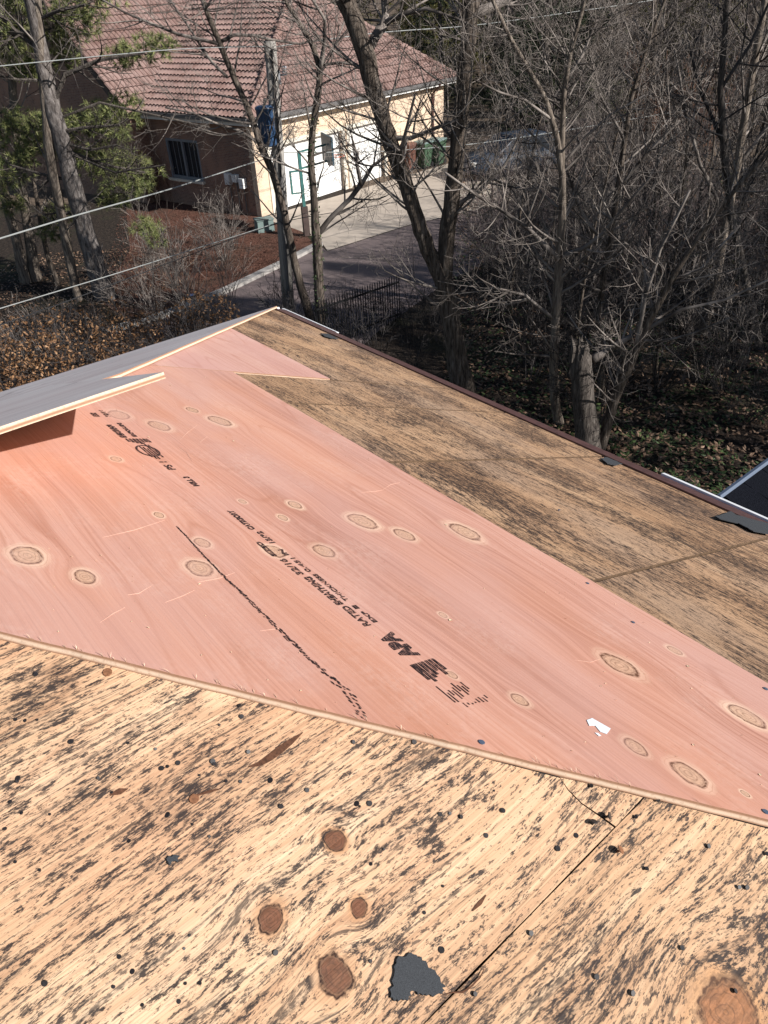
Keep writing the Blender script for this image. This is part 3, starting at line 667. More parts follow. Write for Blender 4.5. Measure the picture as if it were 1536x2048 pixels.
# gutters, fascia, downspout
hb('gutter', M['gutter'], lambda b: b.box((W2-OV, -OV-.07, EH-.02), (W2+.1, .065, .065)))
hb('gutter', M['gutter'], lambda b: b.box((-OV-.07, VY/2-.3, EH-.02), (.065, VY/2+.1, .065)))
hb('fascia', M['white'], lambda b: b.box((W2-OV, -OV+.03, EH-.14), (W2, .02, .07)))
hb('fascia', M['white'], lambda b: b.box((-OV+.03, VY/2-.3, EH-.14), (.02, VY/2, .07)))
hb('soffit', M['offwhite'], lambda b: b.box((W2-OV, -OV/2+.02, EH-.20), (W2-.02, OV/2-.025, .012)))
hb('downspout', M['brown_metal'], lambda b: b.tube([(W-1.0, -OV-.05, EH-.1), (W-1.0, -OV-.02, EH-.22), (W-1.0, -.07, EH-.5), (W-1.0, -.07, .1)], .045, 8))
# chimney on the far side of the roof
chx, chy = 10.2, 6.2
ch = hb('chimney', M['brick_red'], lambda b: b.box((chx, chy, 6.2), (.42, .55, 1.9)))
hb('chimney_cap', M['offwhite'], lambda b: b.box((chx, chy, 8.15), (.5, .63, .06)), ch)
# meter boxes on the side wall
for yy, zz, hh in ((1.45, 1.25, .2), (1.05, 1.3, .13), (.7, 1.15, .17)):
    mb_ = hb('meter_box', M['white'], lambda b: b.box((-.1, yy, zz), (.09, .12, hh)))
    hb('conduit', M['gutter'], lambda b: b.tube([(-.06, yy, zz-hh), (-.06, yy, .1)], .03, 6), mb_)

# ================================================================ things by the house
def bin_(name, x, y, rz, body, lid, label):
    o = empty(name, (x, y, .012), label, 'bin', 'wheeled bins by the garage', rz)
    b = MB(); b.box((0, 0, .56), (.36, .38, .5), taper=1.0)
    for i, v in enumerate(b.v):
        if v[2] < .2: b.v[i] = (v[0]*.78, v[1]*.78, v[2])
    b.build('body', body, o)
    b = MB(); b.box((0, 0, 1.085), (.38, .41, .03), taper=.94); b.box((0, -.02, 1.125), (.30, .32, .015), taper=.8); b.build('lid', lid, o)
    b = MB(); b.tube([(-.3, .44, 1.0), (.3, .44, 1.0)], .02, 6); b.build('handle', lid, o)
    for sx in (-1, 1): b = MB(); b.tube([(sx*.29, .34, .12), (sx*.34, .34, .12)], .115, 12); b.build('wheel', M['rubber'], o)
    return o
p = onz(845, 336); bin_('wheeled_bin', p.x, p.y, -.6, M['green_pl'], M['lid_pl'], 'left one of two green wheeled bins by the garage wall')
p = onz(872, 330); bin_('wheeled_bin', p.x, p.y, -.55, M['green_pl'], M['lid_pl'], 'right one of two green wheeled bins by the garage wall')
p = onz(815, 340); bin_('wheeled_bin', p.x, p.y, -.6, M['brown_pl'], M['brown_pl'], 'brown wheeled bin left of the two green bins')
# basketball hoop
M['teal'] = simple('teal_paint', (.05, .16, .15), .45, .15, 6, .5); M['orange'] = simple('orange_paint', (.6, .1, .04), .5); M['board'] = simple('backboard', (.03, .075, .105), .5, .1, 2, .5)
M['net'] = simple('net', (.55, .55, .52), .9)
p = Vector((*G(614, 472), 0)); hp = empty('basketball_hoop', p, 'green basketball hoop post with backboard in front of the garage door', 'basketball hoop', rz=0)
dirh = (onz(655, 420)-onz(614, 472)); dirh = Vector((math.sin(math.radians(72)), math.cos(math.radians(72)), 0))
R_ = Matrix.Rotation(math.atan2(dirh.y, dirh.x), 4, 'Z'); hp.matrix_basis = Matrix.Translation(p) @ R_
b = MB(); b.box((0, 0, 1.35), (.05, .05, 1.35)); b.build('post', M['teal'], hp)
b = MB(); b.box((0, 0, .5), (.10, .10, .48)); b.build('post_pad', M['dark_trim'], hp)
for zz in (2.65, 2.15): b = MB(); b.box((.46, 0, zz+.08), (.48, .03, .025), Matrix.Rotation(-.15, 3, 'Y')); b.build('arm', M['teal'], hp)
b = MB(); b.box((-.18, 0, 2.1), (.2, .03, .025)); b.box((-.36, 0, 1.75), (.03, .03, .35)); b.box((-.18, 0, 1.42), (.2, .025, .02)); b.build('counterweight_frame', M['teal'], hp)
b = MB(); b.box((.98, 0, 2.66), (.03, .62, .42)); b.build('backboard', M['board'], hp)
b = MB(); b.box((1.02, 0, 2.28), (.05, .08, .12)); b.build('bracket', M['dark_trim'], hp)
b = MB(); b.tube([(1.30+.23*math.cos(a), .23*math.sin(a), 2.42) for a in [2*math.pi*i/20 for i in range(21)]], .014, 5); b.build('rim', M['orange'], hp)
b = MB()
for i in range(12):
    a = 2*math.pi*i/12
    for sg in (-1, 1): b.tube([(1.30+.23*math.cos(a), .23*math.sin(a), 2.41), (1.30+.16*math.cos(a+sg*.3), .16*math.sin(a+sg*.3), 2.2), (1.30+.12*math.cos(a+sg*.55), .12*math.sin(a+sg*.55), 1.98)], .004, 3, cap=False)
b.build('net', M['net'], hp)['kind'] = 'stuff'
# utility box
p = Vector((*G(530, 462), 0)); ub = empty('utility_box', p, 'small grey green utility cabinet standing on the red mulch', 'utility box', rz=.4)
M['ubox'] = simple('utility_green', (.17, .23, .22), .5, .1, 5)
b = MB(); b.box((0, 0, .2), (.30, .22, .2), taper=.97); b.build('cabinet', M['ubox'], ub)
b = MB(); b.box((0, 0, .42), (.32, .24, .02)); b.build('lid', M['ubox'], ub)
# utility pole with transformer
m = NT('pole_wood', .9, .2); q_ = m.obj(); c = m.noise(m.vmul(q_, (18, 18, .8)), 1, 4, .7); M['pole'] = m.done(m.ramp(c, [(.3, (.17, .16, .15)), (.55, (.33, .31, .285)), (.75, (.45, .43, .40))]), c, .01)
M['trans'] = simple('transformer_paint', (.07, .14, .28), .35, .15, 3, .5); M['ceramic'] = simple('ceramic', (.30, .31, .33), .3, .1, 5, .5)
PY = 18.4; pb = atY(583, 680, PY); pt = atY(540, 82, PY); sc = scaleY(560, 300, PY)
pl = empty('utility_pole', (pb.x, pb.y, 0), 'grey wooden utility pole carrying a blue transformer in front of the brick house', 'utility pole')
def rel(o, p): return p-o.location
b = MB(); b.tube([rel(pl, Vector((pb.x, pb.y, 0))), rel(pl, pb.lerp(pt, .5)), rel(pl, pt)], [.155, .14, .125], 14); b.build('post', M['pole'], pl, True)
tp, tb_ = atY(528, 214, PY-.1), atY(538, 292, PY-.1)
b = MB(); b.tube([rel(pl, tb_), rel(pl, tb_.lerp(tp, .04)), rel(pl, tb_.lerp(tp, .93)), rel(pl, tb_.lerp(tp, .94)), rel(pl, tp), rel(pl, tp+Vector((0, 0, .03)))], [.17, .19, .19, .205, .205, .14], 20); tr_ = b.build('transformer_tank', M['trans'], pl, True)
q1 = rel(pl, atY(530, 196, PY-.1)); q0 = rel(pl, tp)
b = MB()
for i in range(5): b.tube([q0.lerp(q1, i/5), q0.lerp(q1, i/5+.12)], [.05, .028], 8)
b.tube([q0, q1], .02, 6); b.build('bushing', M['gutter'], tr_)
for zz in (.25, .8):
    b = MB(); a_ = tb_.lerp(tp, zz); c_ = pb.lerp(pt, .52+.17*zz); c_.z = a_.z; b.box(rel(pl, (a_+c_)*.5), (.16, .05, .035)); b.build('mounting_bracket', M['gutter'], pl)
i0 = rel(pl, atY(569, 150, PY)); i1 = rel(pl, atY(568, 130, PY))
b = MB()
for i in range(4): b.tube([i0.lerp(i1, i/4), i0.lerp(i1, i/4+.15)], [.062, .04], 10)
ins = b.build('insulator', M['ceramic'], pl); ins['kind'] = 'stuff'
b = MB(); b.tube([rel(pl, atY(552, 150, PY)), i0], .022, 6); b.tube([rel(pl, atY(556, 142, PY)), rel(pl, atY(558, 168, PY))], .05, 8); b.build('cutout_arm', M['ceramic'], pl)
b = MB(); b.tube([rel(pl, atY(543, 100, PY-.13)), rel(pl, atY(553, 214, PY-.14)), rel(pl, atY(567, 430, PY-.15)), rel(pl, atY(576, 610, PY-.16))], [.022]*4, 5); b.build('ground_wire', M['rubber'], pl)
b = MB(); b.tube([rel(pl, atY(562, 355, PY-.17)), rel(pl, atY(578, 620, PY-.17))], .045, 8); b.build('conduit', M['zinc2'] if 'zinc2' in M else M['gutter'], pl)
# wires
M['wire'] = simple('wire', (.30, .315, .31), .5, .1, 3); M['dwire'] = simple('dark_wire', (.025, .025, .027), .6)
def wire(pts, rad, mat, label):
    P_ = [atY(*q) for q in pts]; out = []
    for i in range(len(P_)-1):
        for k in range(8):
            t = k/8; out.append(P_[i].lerp(P_[i+1], t))
    out.append(P_[-1])
    # smooth a little so that the cable sags rather than kinks
    for _ in range(6): out = [out[0]]+[(out[i-1]+out[i]*2+out[i+1])/4 for i in range(1, len(out)-1)]+[out[-1]]
    b = MB(); b.tube(out, rad, 5); return tag(b.build('overhead_wire', mat), label, 'wire', 'overhead wires')
wire([(545, 92, PY), (360, 97, 16.8), (180, 114, 15.2), (0, 132, 13.8), (-260, 158, 12)], .007, M['wire'], 'thin pale overhead wire crossing the pine at the upper left')
wire([(556, 310, PY), (490, 330, 17.5), (330, 382, 15.2), (160, 428, 13.2), (0, 477, 11.6), (-260, 555, 9.5)], .011, M['wire'], 'thick pale twisted overhead cable on the left')
wire([(572, 440, PY), (440, 482, 16.6), (230, 548, 14.2), (0, 617, 12.2), (-260, 695, 10)], .008, M['wire'], 'pale overhead wire just above the garden shrubs')
wire([(900, 384, 24), (760, 410, 21.5), (575, 440, 18.8), (480, 472, 17), (300, 540, 14.5), (110, 612, 12.6), (-200, 720, 10)], .009, M['dwire'], 'dark overhead wire just above the garden shrubs')
wire([(560, 305, PY), (760, 304, 21), (935, 290, 24), (1090, 268, 27), (1400, 215, 33), (1700, 170, 38)], .011, M['wire'], 'pale overhead wire running right past the parked car')
wire([(547, 94, PY), (760, 64, 22), (950, 52, 26), (1300, 2, 32), (1600, -50, 38)], .011, M['wire'], 'thin pale overhead wire at the upper right')
# litter
def scrap(x, y, s_, mat, label, z=.05):
    p = onz(x, y, z); b = MB(); k = 5
    vs_ = [(rnd.uniform(-1, 1)*s_, rnd.uniform(-.6, .6)*s_, rnd.uniform(0, .5)*s_) for _ in range(9)]
    b.add([(-s_, 0, .01), (-.2*s_, -.7*s_, .2*s_), (s_, -.3*s_, .05*s_), (.7*s_, .6*s_, .3*s_), (-.5*s_, .7*s_, .1*s_), (0, 0, .55*s_), (0, 0, 0)], [(0, 1, 5), (1, 2, 5), (2, 3, 5), (3, 4, 5), (4, 0, 5), (1, 0, 6), (2, 1, 6), (3, 2, 6), (4, 3, 6), (0, 4, 6)])
    o = b.build('plastic_scrap', mat); o.location = p-Vector((0, 0, z*.6)); return tag(o, label, 'litter', 'scraps of litter in the garden')
M['bluebag'] = simple('blue_plastic', (.3, .4, .7), .4, .3, 20); M['palebag'] = simple('pale_plastic', (.62, .66, .72), .4, .15, 20)
scrap(65, 641, .14, M['palebag'], 'pale crumpled plastic scrap among the shrubs at the left edge', .5)
scrap(380, 590, .13, M['bluebag'], 'small blue plastic scrap at the edge of the mulch')
scrap(605, 503, .11, M['palebag'], 'white plastic scrap beside the utility pole')
scrap(551, 531, .07, M['palebag'], 'tiny white scrap on the mulch left of the pole')
# iron fence
M['iron'] = simple('black_iron', (.012, .012, .013), .6)
f0, f1 = Vector((*G(640, 700), 0)), Vector((*G(800, 640), 0))
fe = empty('iron_fence', f0, 'black iron picket fence along the lane behind the roof corner', 'fence')
d = f1-f0; nP = 34; R = Matrix.Rotation(math.atan2(d.y, d.x), 3, 'Z')
b = MB(); b.box((0, 0, .55), (.012, .012, .55)); b.add([(-.014, -.014, 1.1), (.014, -.014, 1.1), (.014, .014, 1.1), (-.014, .014, 1.1), (0, 0, 1.19)], [(0, 1, 4), (1, 2, 4), (2, 3, 4), (3, 0, 4)]); pm = b.mesh('picket', M['iron'])
for i in range(nP):
    o = bpy.data.objects.new('picket', pm); COL.objects.link(o); o.parent = fe; o.location = d*(i/(nP-1))
for zz in (.16, .98): b = MB(); b.box(d*.5+Vector((0, 0, zz)), (d.length/2, .015, .02), R); b.build('rail', M['iron'], fe)
# parked car
M['carpaint'] = simple('car_paint', (.03, .045, .07), .5, .05, 1, .3); M['chrome'] = simple('chrome', (.55, .55, .56), .25, .05, 2, .6, .8); M['lamp'] = simple('lamp_lens', (.6, .6, .58), .2)
p = Vector((*G(1018, 346), .012)); car = empty('parked_car', p, 'dark blue car parked on the drive behind the bare brush', 'car', rz=math.radians(205))
def car_body():
    # profile stations (x, half width low, z bottom, z shoulder), then roof
    b = MB(); st = [(-2.25, .72, .42, .78), (-2.15, .84, .28, .92), (-1.4, .90, .24, .98), (0, .91, .24, .98), (1.0, .90, .24, .96), (1.8, .86, .26, .86), (2.2, .74, .30, .72), (2.3, .6, .40, .62)]
    rows = []
    for x, w_, z0, z1 in st:
        o = b.n; sec = [(-w_, z0), (-w_*1.02, (z0+z1)/2), (-w_*.95, z1), (0, z1+.05), (w_*.95, z1), (w_*1.02, (z0+z1)/2), (w_, z0)]
        b.v.extend([(x, y, z) for y, z in sec]); b.n += 7; rows.append(o)
    for a, c in zip(rows, rows[1:]):
        for k in range(6): b.f.append((a+k, c+k, c+k+1, a+k+1)); b.m.append(0)
        b.f.append((a+6, c+6, c, a)); b.m.append(0)
    b.f.append([rows[0]+k for k in range(7)]); b.m.append(0); b.f.append([rows[-1]+k for k in range(7)][::-1]); b.m.append(0)
    return b
car_body().build('body', M['carpaint'], car, True)
b = MB(); b.add([(-1.9, -.84, .98), (-1.9, .84, .98), (1.15, .84, .97), (1.15, -.84, .97), (-1.45, -.66, 1.5), (-1.45, .66, 1.5), (.25, .66, 1.5), (.25, -.66, 1.5)], [(0, 1, 5, 4), (1, 2, 6, 5), (2, 3, 7, 6), (3, 0, 4, 7)]); b.build('window_glass', M['glass'], car)
b = MB(); b.box((-.6, 0, 1.515), (.9, .68, .03), taper=.93); b.build('roof', M['carpaint'], car)
for y in (-1, 1):
    for x0, x1, z1 in ((1.15, .25, 1.5), (-1.9, -1.45, 1.5), (-.45, -.40, 1.5)):
        b = MB(); b.tube([(x0, y*.845, .98), (x1, y*.67, z1)], .035, 5); b.build('pillar', M['carpaint'], car)
    for x in (-1.35, 1.4):
        b = MB(); b.tube([(x, y*.76, .32), (x, y*.93, .32)], .32, 18); wo = b.build('wheel', M['rubber'], car)
        b = MB(); b.tube([(x, y*.92, .32), (x, y*.945, .32)], .2, 12); b.build('rim', M['chrome'], wo)
    b = MB(); b.box((2.17, y*.55, .68), (.09, .16, .07)); b.build('headlight', M['lamp'], car)
    b = MB(); b.box((.95, y*.98, 1.02), (.06, .09, .06)); b.build('mirror', M['carpaint'], car)

# ================================================================ vegetation
def bark_mat(name, c0, c1, c2, sx=26, sz=3.0, d=.03):
    m = NT(name, .95, .15); p = m.obj(); a = m.noise(m.vmul(p, (sx, sx, sz)), 1, 4, .7, .6)
    r2_ = m.noise(p, 1.1, 3, .6); col = m.ramp(a, [(.34, c0), (.52, c1), (.7, c2)])
    col = m.mix(m.ss(r2_, .55, .75, 0, .4), col, tuple(q*.6 for q in c1)); return m.done(col, a, d)
M['bark'] = bark_mat('bark', (.030, .024, .020), (.115, .092, .075), (.23, .195, .165))
M['bark_dark'] = bark_mat('bark_dark', (.035, .03, .027), (.10, .085, .075), (.18, .16, .14), 30, 4)
M['bark_pale'] = bark_mat('bark_pale', (.07, .055, .045), (.20, .165, .135), (.33, .28, .23), 22, 3)
M['bark_pine'] = bark_mat('bark_pine', (.06, .05, .045), (.17, .15, .14), (.28, .255, .24), 16, 5)
def twig_mat(name, c0, c1):
    m = NT(name, .9, .15); p = m.geo(); a = m.noise(p, 2.2, 2, .6); return m.done(m.ramp(a, [(.35, c0), (.65, c1)]))
M['twig'] = twig_mat('twig', (.06, .05, .045), (.28, .245, .22))
M['twig_dark'] = twig_mat('twig_dark', (.03, .027, .027), (.085, .076, .074))
M['twig_red'] = twig_mat('twig_red', (.13, .065, .045), (.27, .15, .10))
M['twig_far'] = twig_mat('twig_far', (.08, .066, .06), (.22, .185, .165))
M['twig_mauve'] = twig_mat('twig_mauve', (.11, .085, .082), (.27, .22, .205))
def leaf_mat(name, stops, tr=.25, rough=.6):
    m = NT(name, rough, .3); p = m.geo(); a = m.vor(p, 11, out=1); r_, g_, b_ = m.sep(a)
    col = m.ramp(r_, stops); m.b.inputs['Subsurface Weight'].default_value = 0
    return m.done(col)
M['ivy'] = leaf_mat('ivy_leaf', [(.0, (.018, .035, .012)), (.55, (.045, .075, .025)), (1, (.09, .12, .045))], rough=.45)
M['litter'] = leaf_mat('litter_leaf', [(.0, (.06, .035, .022)), (.5, (.16, .095, .06)), (1, (.33, .22, .15))])
M['drybrown'] = leaf_mat('dry_leaf', [(.0, (.085, .04, .018)), (.5, (.20, .105, .05)), (1, (.36, .21, .11))])
M['needle'] = leaf_mat('pine_needle', [(.0, (.085, .11, .04)), (.5, (.18, .205, .075)), (1, (.29, .29, .12))])
M['needle_dk'] = leaf_mat('spruce_needle', [(.0, (.012, .02, .011)), (.5, (.025, .038, .018)), (1, (.05, .065, .026))])
M['needle_ol'] = leaf_mat('olive_needle', [(.0, (.06, .065, .018)), (.5, (.12, .115, .032)), (1, (.20, .18, .055))])

def rvec(): 
    while 1:
        v = Vector((rnd.uniform(-1, 1), rnd.uniform(-1, 1), rnd.uniform(-1, 1)))
        if .01 < v.length < 1: return v.normalized()
def grow(b, p, d, L, r, lvl, kids=(4, 5, 4, 3), wob=.13, up=.06, spread=(35, 65), nseg=5, rmin=.0032, shrink=(.46, .74)):
    """one branch as a bent tapering tube, then its side branches"""
    pts = [Vector(p)]; dd = Vector(d).normalized(); dirs = [dd.copy()]
    for i in range(nseg):
        dd = (dd+rvec()*wob+Vector((0, 0, up))).normalized(); pts.append(pts[-1]+dd*(L/nseg)); dirs.append(dd.copy())
    rr = [max(rmin, r*(1-.72*i/nseg)) for i in range(nseg+1)]
    b.tube(pts, rr, 3 if r < .02 else (5 if r < .05 else 7), cap=False)
    if lvl <= 0: return
    n = kids[min(len(kids)-1, 4-lvl)] if False else kids[-lvl]
    for k in range(n):
        t = rnd.uniform(.22, .98); i = min(nseg-1, int(t*nseg)); q = pts[i].lerp(pts[i+1], t*nseg-i)
        a = math.radians(rnd.uniform(*spread)); ax = dirs[i].cross(rvec()).normalized()
        nd = Quaternion(ax, a) @ dirs[i]
        grow(b, q, nd, L*rnd.uniform(*shrink)*(1.1-.5*t), max(rmin, rr[i]*.5), lvl-1, kids, wob, up, spread, max(3, nseg-1), rmin, shrink)

def traced(root, base_Y, pix, rs=None, drift=0.0):
    """trunk polyline read off the photograph at a fixed distance; radii in photo pixels"""
    out = []; rad = []
    for i, (x, y, r) in enumerate(pix):
        Y = base_Y+drift*i/len(pix); out.append(atY(x, y, Y)-root.location); rad.append(r*scaleY(x, y, Y))
    P_ = [out[0]]; R_ = [rad[0]]
    for i in range(len(out)-1):
        for k in (1, 2, 3):
            t = k/3; P_.append(out[i].lerp(out[i+1], t)+(rvec()*rad[i]*.12 if k < 3 else Vector())); R_.append((rad[i]+(rad[i+1]-rad[i])*t)*rnd.uniform(.96, 1.04))
    return P_, R_
def side(b, P_, R_, n, L, kids, lvl, t0=.25, t1=1.0, k=.45, up=.08, spread=(40, 80), rmin=.0028, wob=.13, rmax=.026):
    m_ = len(P_)
    for i in range(n):
        t = rnd.uniform(t0, t1)*(m_-1.01); j = int(t); q = P_[j].lerp(P_[j+1], t-j); d = (P_[j+1]-P_[j]).normalized()
        nd = Quaternion(d.cross(rvec()).normalized(), math.radians(rnd.uniform(*spread))) @ d
        nd.y *= .8
        grow(b, q, nd, L*rnd.uniform(.55, 1.15), min(rmax, R_[j]*k), lvl, kids, wob=wob, up=up, rmin=rmin)

def big_tree(name, label, base_px, trunks, limbs=(), nside=14, L=2.2, kids=(5, 5, 4), lvl=3, bark='bark', twig='twig', Yb=None, ivy=False, k=.4, t0=.25):
    gp = onz(*base_px, 0) if Yb is None else Vector((atY(*base_px, Yb).x, Yb, 0))
    root = empty(name, (gp.x, gp.y, 0), label, 'tree'); Y = gp.y
    bt = MB(); bb = MB(); allP = []
    for pix in trunks:
        P_, R_ = traced(root, Y, pix)
        if pix is trunks[0]: P_ = [Vector((P_[0].x, P_[0].y, -.15))]+P_; R_ = [R_[0]*1.2]+R_
        bt.tube(P_, R_, 12); allP.append((P_, R_))
    for pix in limbs:
        P_, R_ = traced(root, Y, pix, drift=rnd.uniform(-1.0, .8)); bb.tube(P_, R_, 6); side(bb, P_, R_, max(4, nside//3), L*.7, kids, max(1, lvl-1), .2, 1, .6)
    for P_, R_ in allP: side(bb, P_, R_, nside, L, kids, lvl, t0, 1, k)
    bt.build('trunk', M[bark], root, True); bb.build('branches', M[twig], root, True)
    if ivy:
        bi = MB(); P_, R_ = allP[0]
        for _ in range(420):
            t = rnd.uniform(0, len(P_)*.55); j = int(t); q = P_[j].lerp(P_[j+1], t-j)+rvec()*(R_[j]+.03); leaf(bi, q, .035)
        bi.build('ivy_growth', M['ivy'], root)['kind'] = 'stuff'
    return root
def leaf(b, p, s_, nrm=None):
    n_ = (nrm or rvec()); a = n_.orthogonal().normalized(); a = Quaternion(n_, rnd.uniform(0, 6.28)) @ a; c = n_.cross(a)*.55
    p = Vector(p); b.add([tuple(p-a*s_), tuple(p+c*s_*.9-a*s_*.1), tuple(p+a*s_+n_*s_*.25), tuple(p-c*s_*.9-a*s_*.1)], [(0, 1, 2, 3)])

# -- the two-stemmed big tree in the middle
big_tree('two_stemmed_tree', 'large bare tree whose two thick trunks fork just beyond the roof edge', (928, 800),
    [[(930,800,32),(912,700,27),(897,620,25),(886,560,25),(855,500,20),(836,440,20),(812,370,20),(790,310,21),(768,250,22),(750,190,23),(735,120,24),(715,60,24),(690,0,25),(662,-70,24),(640,-140,22)],
     [(888,575,18),(893,480,21),(905,380,21),(915,300,20),(925,200,20),(935,100,20),(942,20,21),(946,-60,18),(940,-150,15)]],
    [[(741,92,14),(756,66,13),(772,46,12),(768,10,8),(764,-30,7)], [(772,46,8),(800,30,6),(850,17,5),(912,36,3),(960,60,2)], [(783,277,8),(820,277,6),(871,256,5),(915,240,3)], [(942,30,16),(975,18,14),(1010,2,12),(1050,-30,10)],
     [(800,330,7),(805,290,6),(815,250,4),(830,190,3)], [(900,420,7),(960,380,5),(1010,330,4),(1040,270,3)]], nside=24, L=1.6, kids=(4, 4, 3), k=.18, twig='twig', t0=.15)
# -- slender trees by the pole
big_tree('slender_tree', 'slender leaning bare tree right of the utility pole', (626, 655),
    [[(628,660,13),(600,570,11),(586,510,10),(578,470,10),(565,410,9.5),(545,345,9.5),(520,285,9),(495,215,8.5),(470,160,8),(445,100,7.5),(420,40,7),(398,-20,6),(380,-80,5)]],
    [[(440,88,5),(395,78,4.5),(350,66,4),(300,46,3.5),(250,25,3),(205,0,2.5)], [(444,82,5),(468,70,4.5),(510,71,4),(545,80,3.5),(600,88,3),(650,76,2)], [(520,287,5),(480,262,4),(430,246,3.5),(385,226,3),(330,215,2)], [(455,155,4.5),(425,125,4),(410,105,4),(375,50,3),(340,0,2.5)],
     [(400,-10,4),(410,20,3.5),(440,-30,3)]], nside=24, L=1.6, kids=(4, 4, 3), k=.35)
big_tree('slender_tree', 'ivy-clad bare tree standing close to the fence', (642, 672),
    [[(645,680,14),(638,580,13),(635,500,13),(632,468,12),(628,400,9.5),(622,330,9),(625,260,9),(637,180,9),(640,140,8.5),(625,90,7),(600,50,6),(572,5,5),(550,-50,4)]],
    [[(640,142,6),(648,90,5.5),(650,40,4.5),(625,0,4),(605,-40,3)], [(634,470,8),(665,432,7),(700,398,6.5),(722,370,6),(745,332,4.5),(790,300,3)], [(722,370,5),(714,330,5),(716,305,3),(690,280,2)], [(640,140,4),(610,60,3),(585,20,2.5)], [(645,130,4),(680,125,3.2),(710,130,2)]], nside=24, L=1.6, kids=(4, 4, 3), ivy=True, k=.35)
# -- right hand trees
big_tree('forked_tree', 'slim pale forked bare tree in the right-hand thicket', (1118, 845),
    [[(1118,845,13),(1110,800,12.5),(1107,740,12),(1111,640,11.5),(1117,560,11.5),(1120,500,11),(1125,420,10),(1125,350,9),(1115,280,8),(1092,200,6.5),(1052,130,5.5),(1012,60,5),(985,0,4.5),(960,-60,4)],
     [(1124,340,8),(1126,230,7),(1130,170,6.5),(1142,100,5.5),(1162,30,5),(1180,-40,4)]],
    [[(1118,520,8),(1060,460,6),(1010,425,5),(955,392,4),(890,345,3)], [(1120,515,8),(1165,498,6),(1205,468,5),(1252,410,4),(1310,345,3)], [(1110,640,5),(1050,590,4),(985,575,3)], [(1128,170,5),(1165,110,4),(1195,40,3)], [(1105,240,4),(1050,200,3.5),(1000,185,3),(950,160,2)], [(1125,330,4),(1175,270,3.5),(1220,230,3),(1290,190,2)]],
    nside=28, L=1.45, kids=(3, 4, 3), bark='bark_pale', k=.4, t0=.12)
st_ = big_tree('broken_tree', 'thick broken trunk beside the slim forked tree', (1178, 905),
    [[(1178,905,34),(1170,830,30),(1165,760,28),(1162,715,27),(1160,690,20)]], [[(1185,720,13),(1215,700,9),(1250,680,8),(1262,672,6)]], nside=0, L=.8, kids=(3, 3), lvl=2, bark='bark_dark', k=.1)
tp_ = atY(1160, 690, st_.location.y)-st_.location; b = MB()
for i in range(16):
    a = i*.393+rnd.uniform(-.1, .1); r_ = rnd.uniform(.06, .15); q_ = tp_+Vector((math.cos(a)*r_, math.sin(a)*r_, -.25)); h_ = rnd.uniform(.2, .45)
    b.tube([q_, q_+Vector((rnd.uniform(-.03, .03), rnd.uniform(-.03, .03), h_*.6)), q_+Vector((rnd.uniform(-.05, .05), rnd.uniform(-.05, .05), h_))], [.06, .045, .004], 5)
tag(b.build('splintered_top', M['bark_dark'], st_), kind='stuff')
big_tree('leaning_tree', 'bare tree leaning to the right out of the ivy', (1202, 900),
    [[(1200,900,14),(1228,800,13),(1270,705,12),(1300,640,10),(1342,560,8),(1400,470,7),(1470,380,6),(1540,300,5),(1600,230,4)]],
    [[(1290,660,6),(1360,620,5),(1450,600,4),(1536,560,3)], [(1270,700,6),(1290,600,5),(1320,500,4),(1380,380,3)], [(1340,560,5),(1400,540,4),(1480,450,3)]], nside=26, L=1.4, kids=(3, 4, 3), k=.4, t0=.1)
big_tree('upright_tree', 'thin upright bare tree rising behind the broken trunk', (1200, 800),
    [[(1205,790,9),(1196,640,8.5),(1212,520,8),(1230,420,7.5),(1245,310,7),(1262,200,6),(1292,100,5),(1330,0,4),(1350,-60,3)]],
    [[(1235,380,5),(1300,300,4),(1360,240,3)], [(1215,500,5),(1160,420,4),(1130,330,3)], [(1250,280,4),(1200,190,3),(1180,110,2)]], nside=26, L=1.5, kids=(3, 4, 3), k=.45, t0=.12)
big_tree('smooth_tree', 'smooth grey bare tree near the right edge of the wood', (1405, 660),
    [[(1405,660,13),(1432,560,12),(1450,450,11),(1475,330,10),(1495,200,9.5),(1520,60,9),(1540,-60,8)]], [[(1455,440,6),(1400,330,5),(1370,220,4),(1350,100,3)], [(1470,340,6),(1530,260,5),(1600,200,4)]], nside=14, L=1.8, kids=(4, 4, 3), bark='bark_pale', k=.35)
big_tree('dark_tree', 'dark bare trunk at the far right edge of the wood', (1520, 700),
    [[(1520,700,11),(1490,560,10),(1462,430,10),(1448,300,9),(1440,180,8),(1450,60,7),(1455,-60,6)]], [[(1447,290,5),(1400,180,4),(1370,60,3)], [(1440,180,5),(1500,90,4),(1540,0,3)]], nside=14, L=1.8, kids=(4, 4, 3), bark='bark_dark', twig='twig_dark', k=.35)
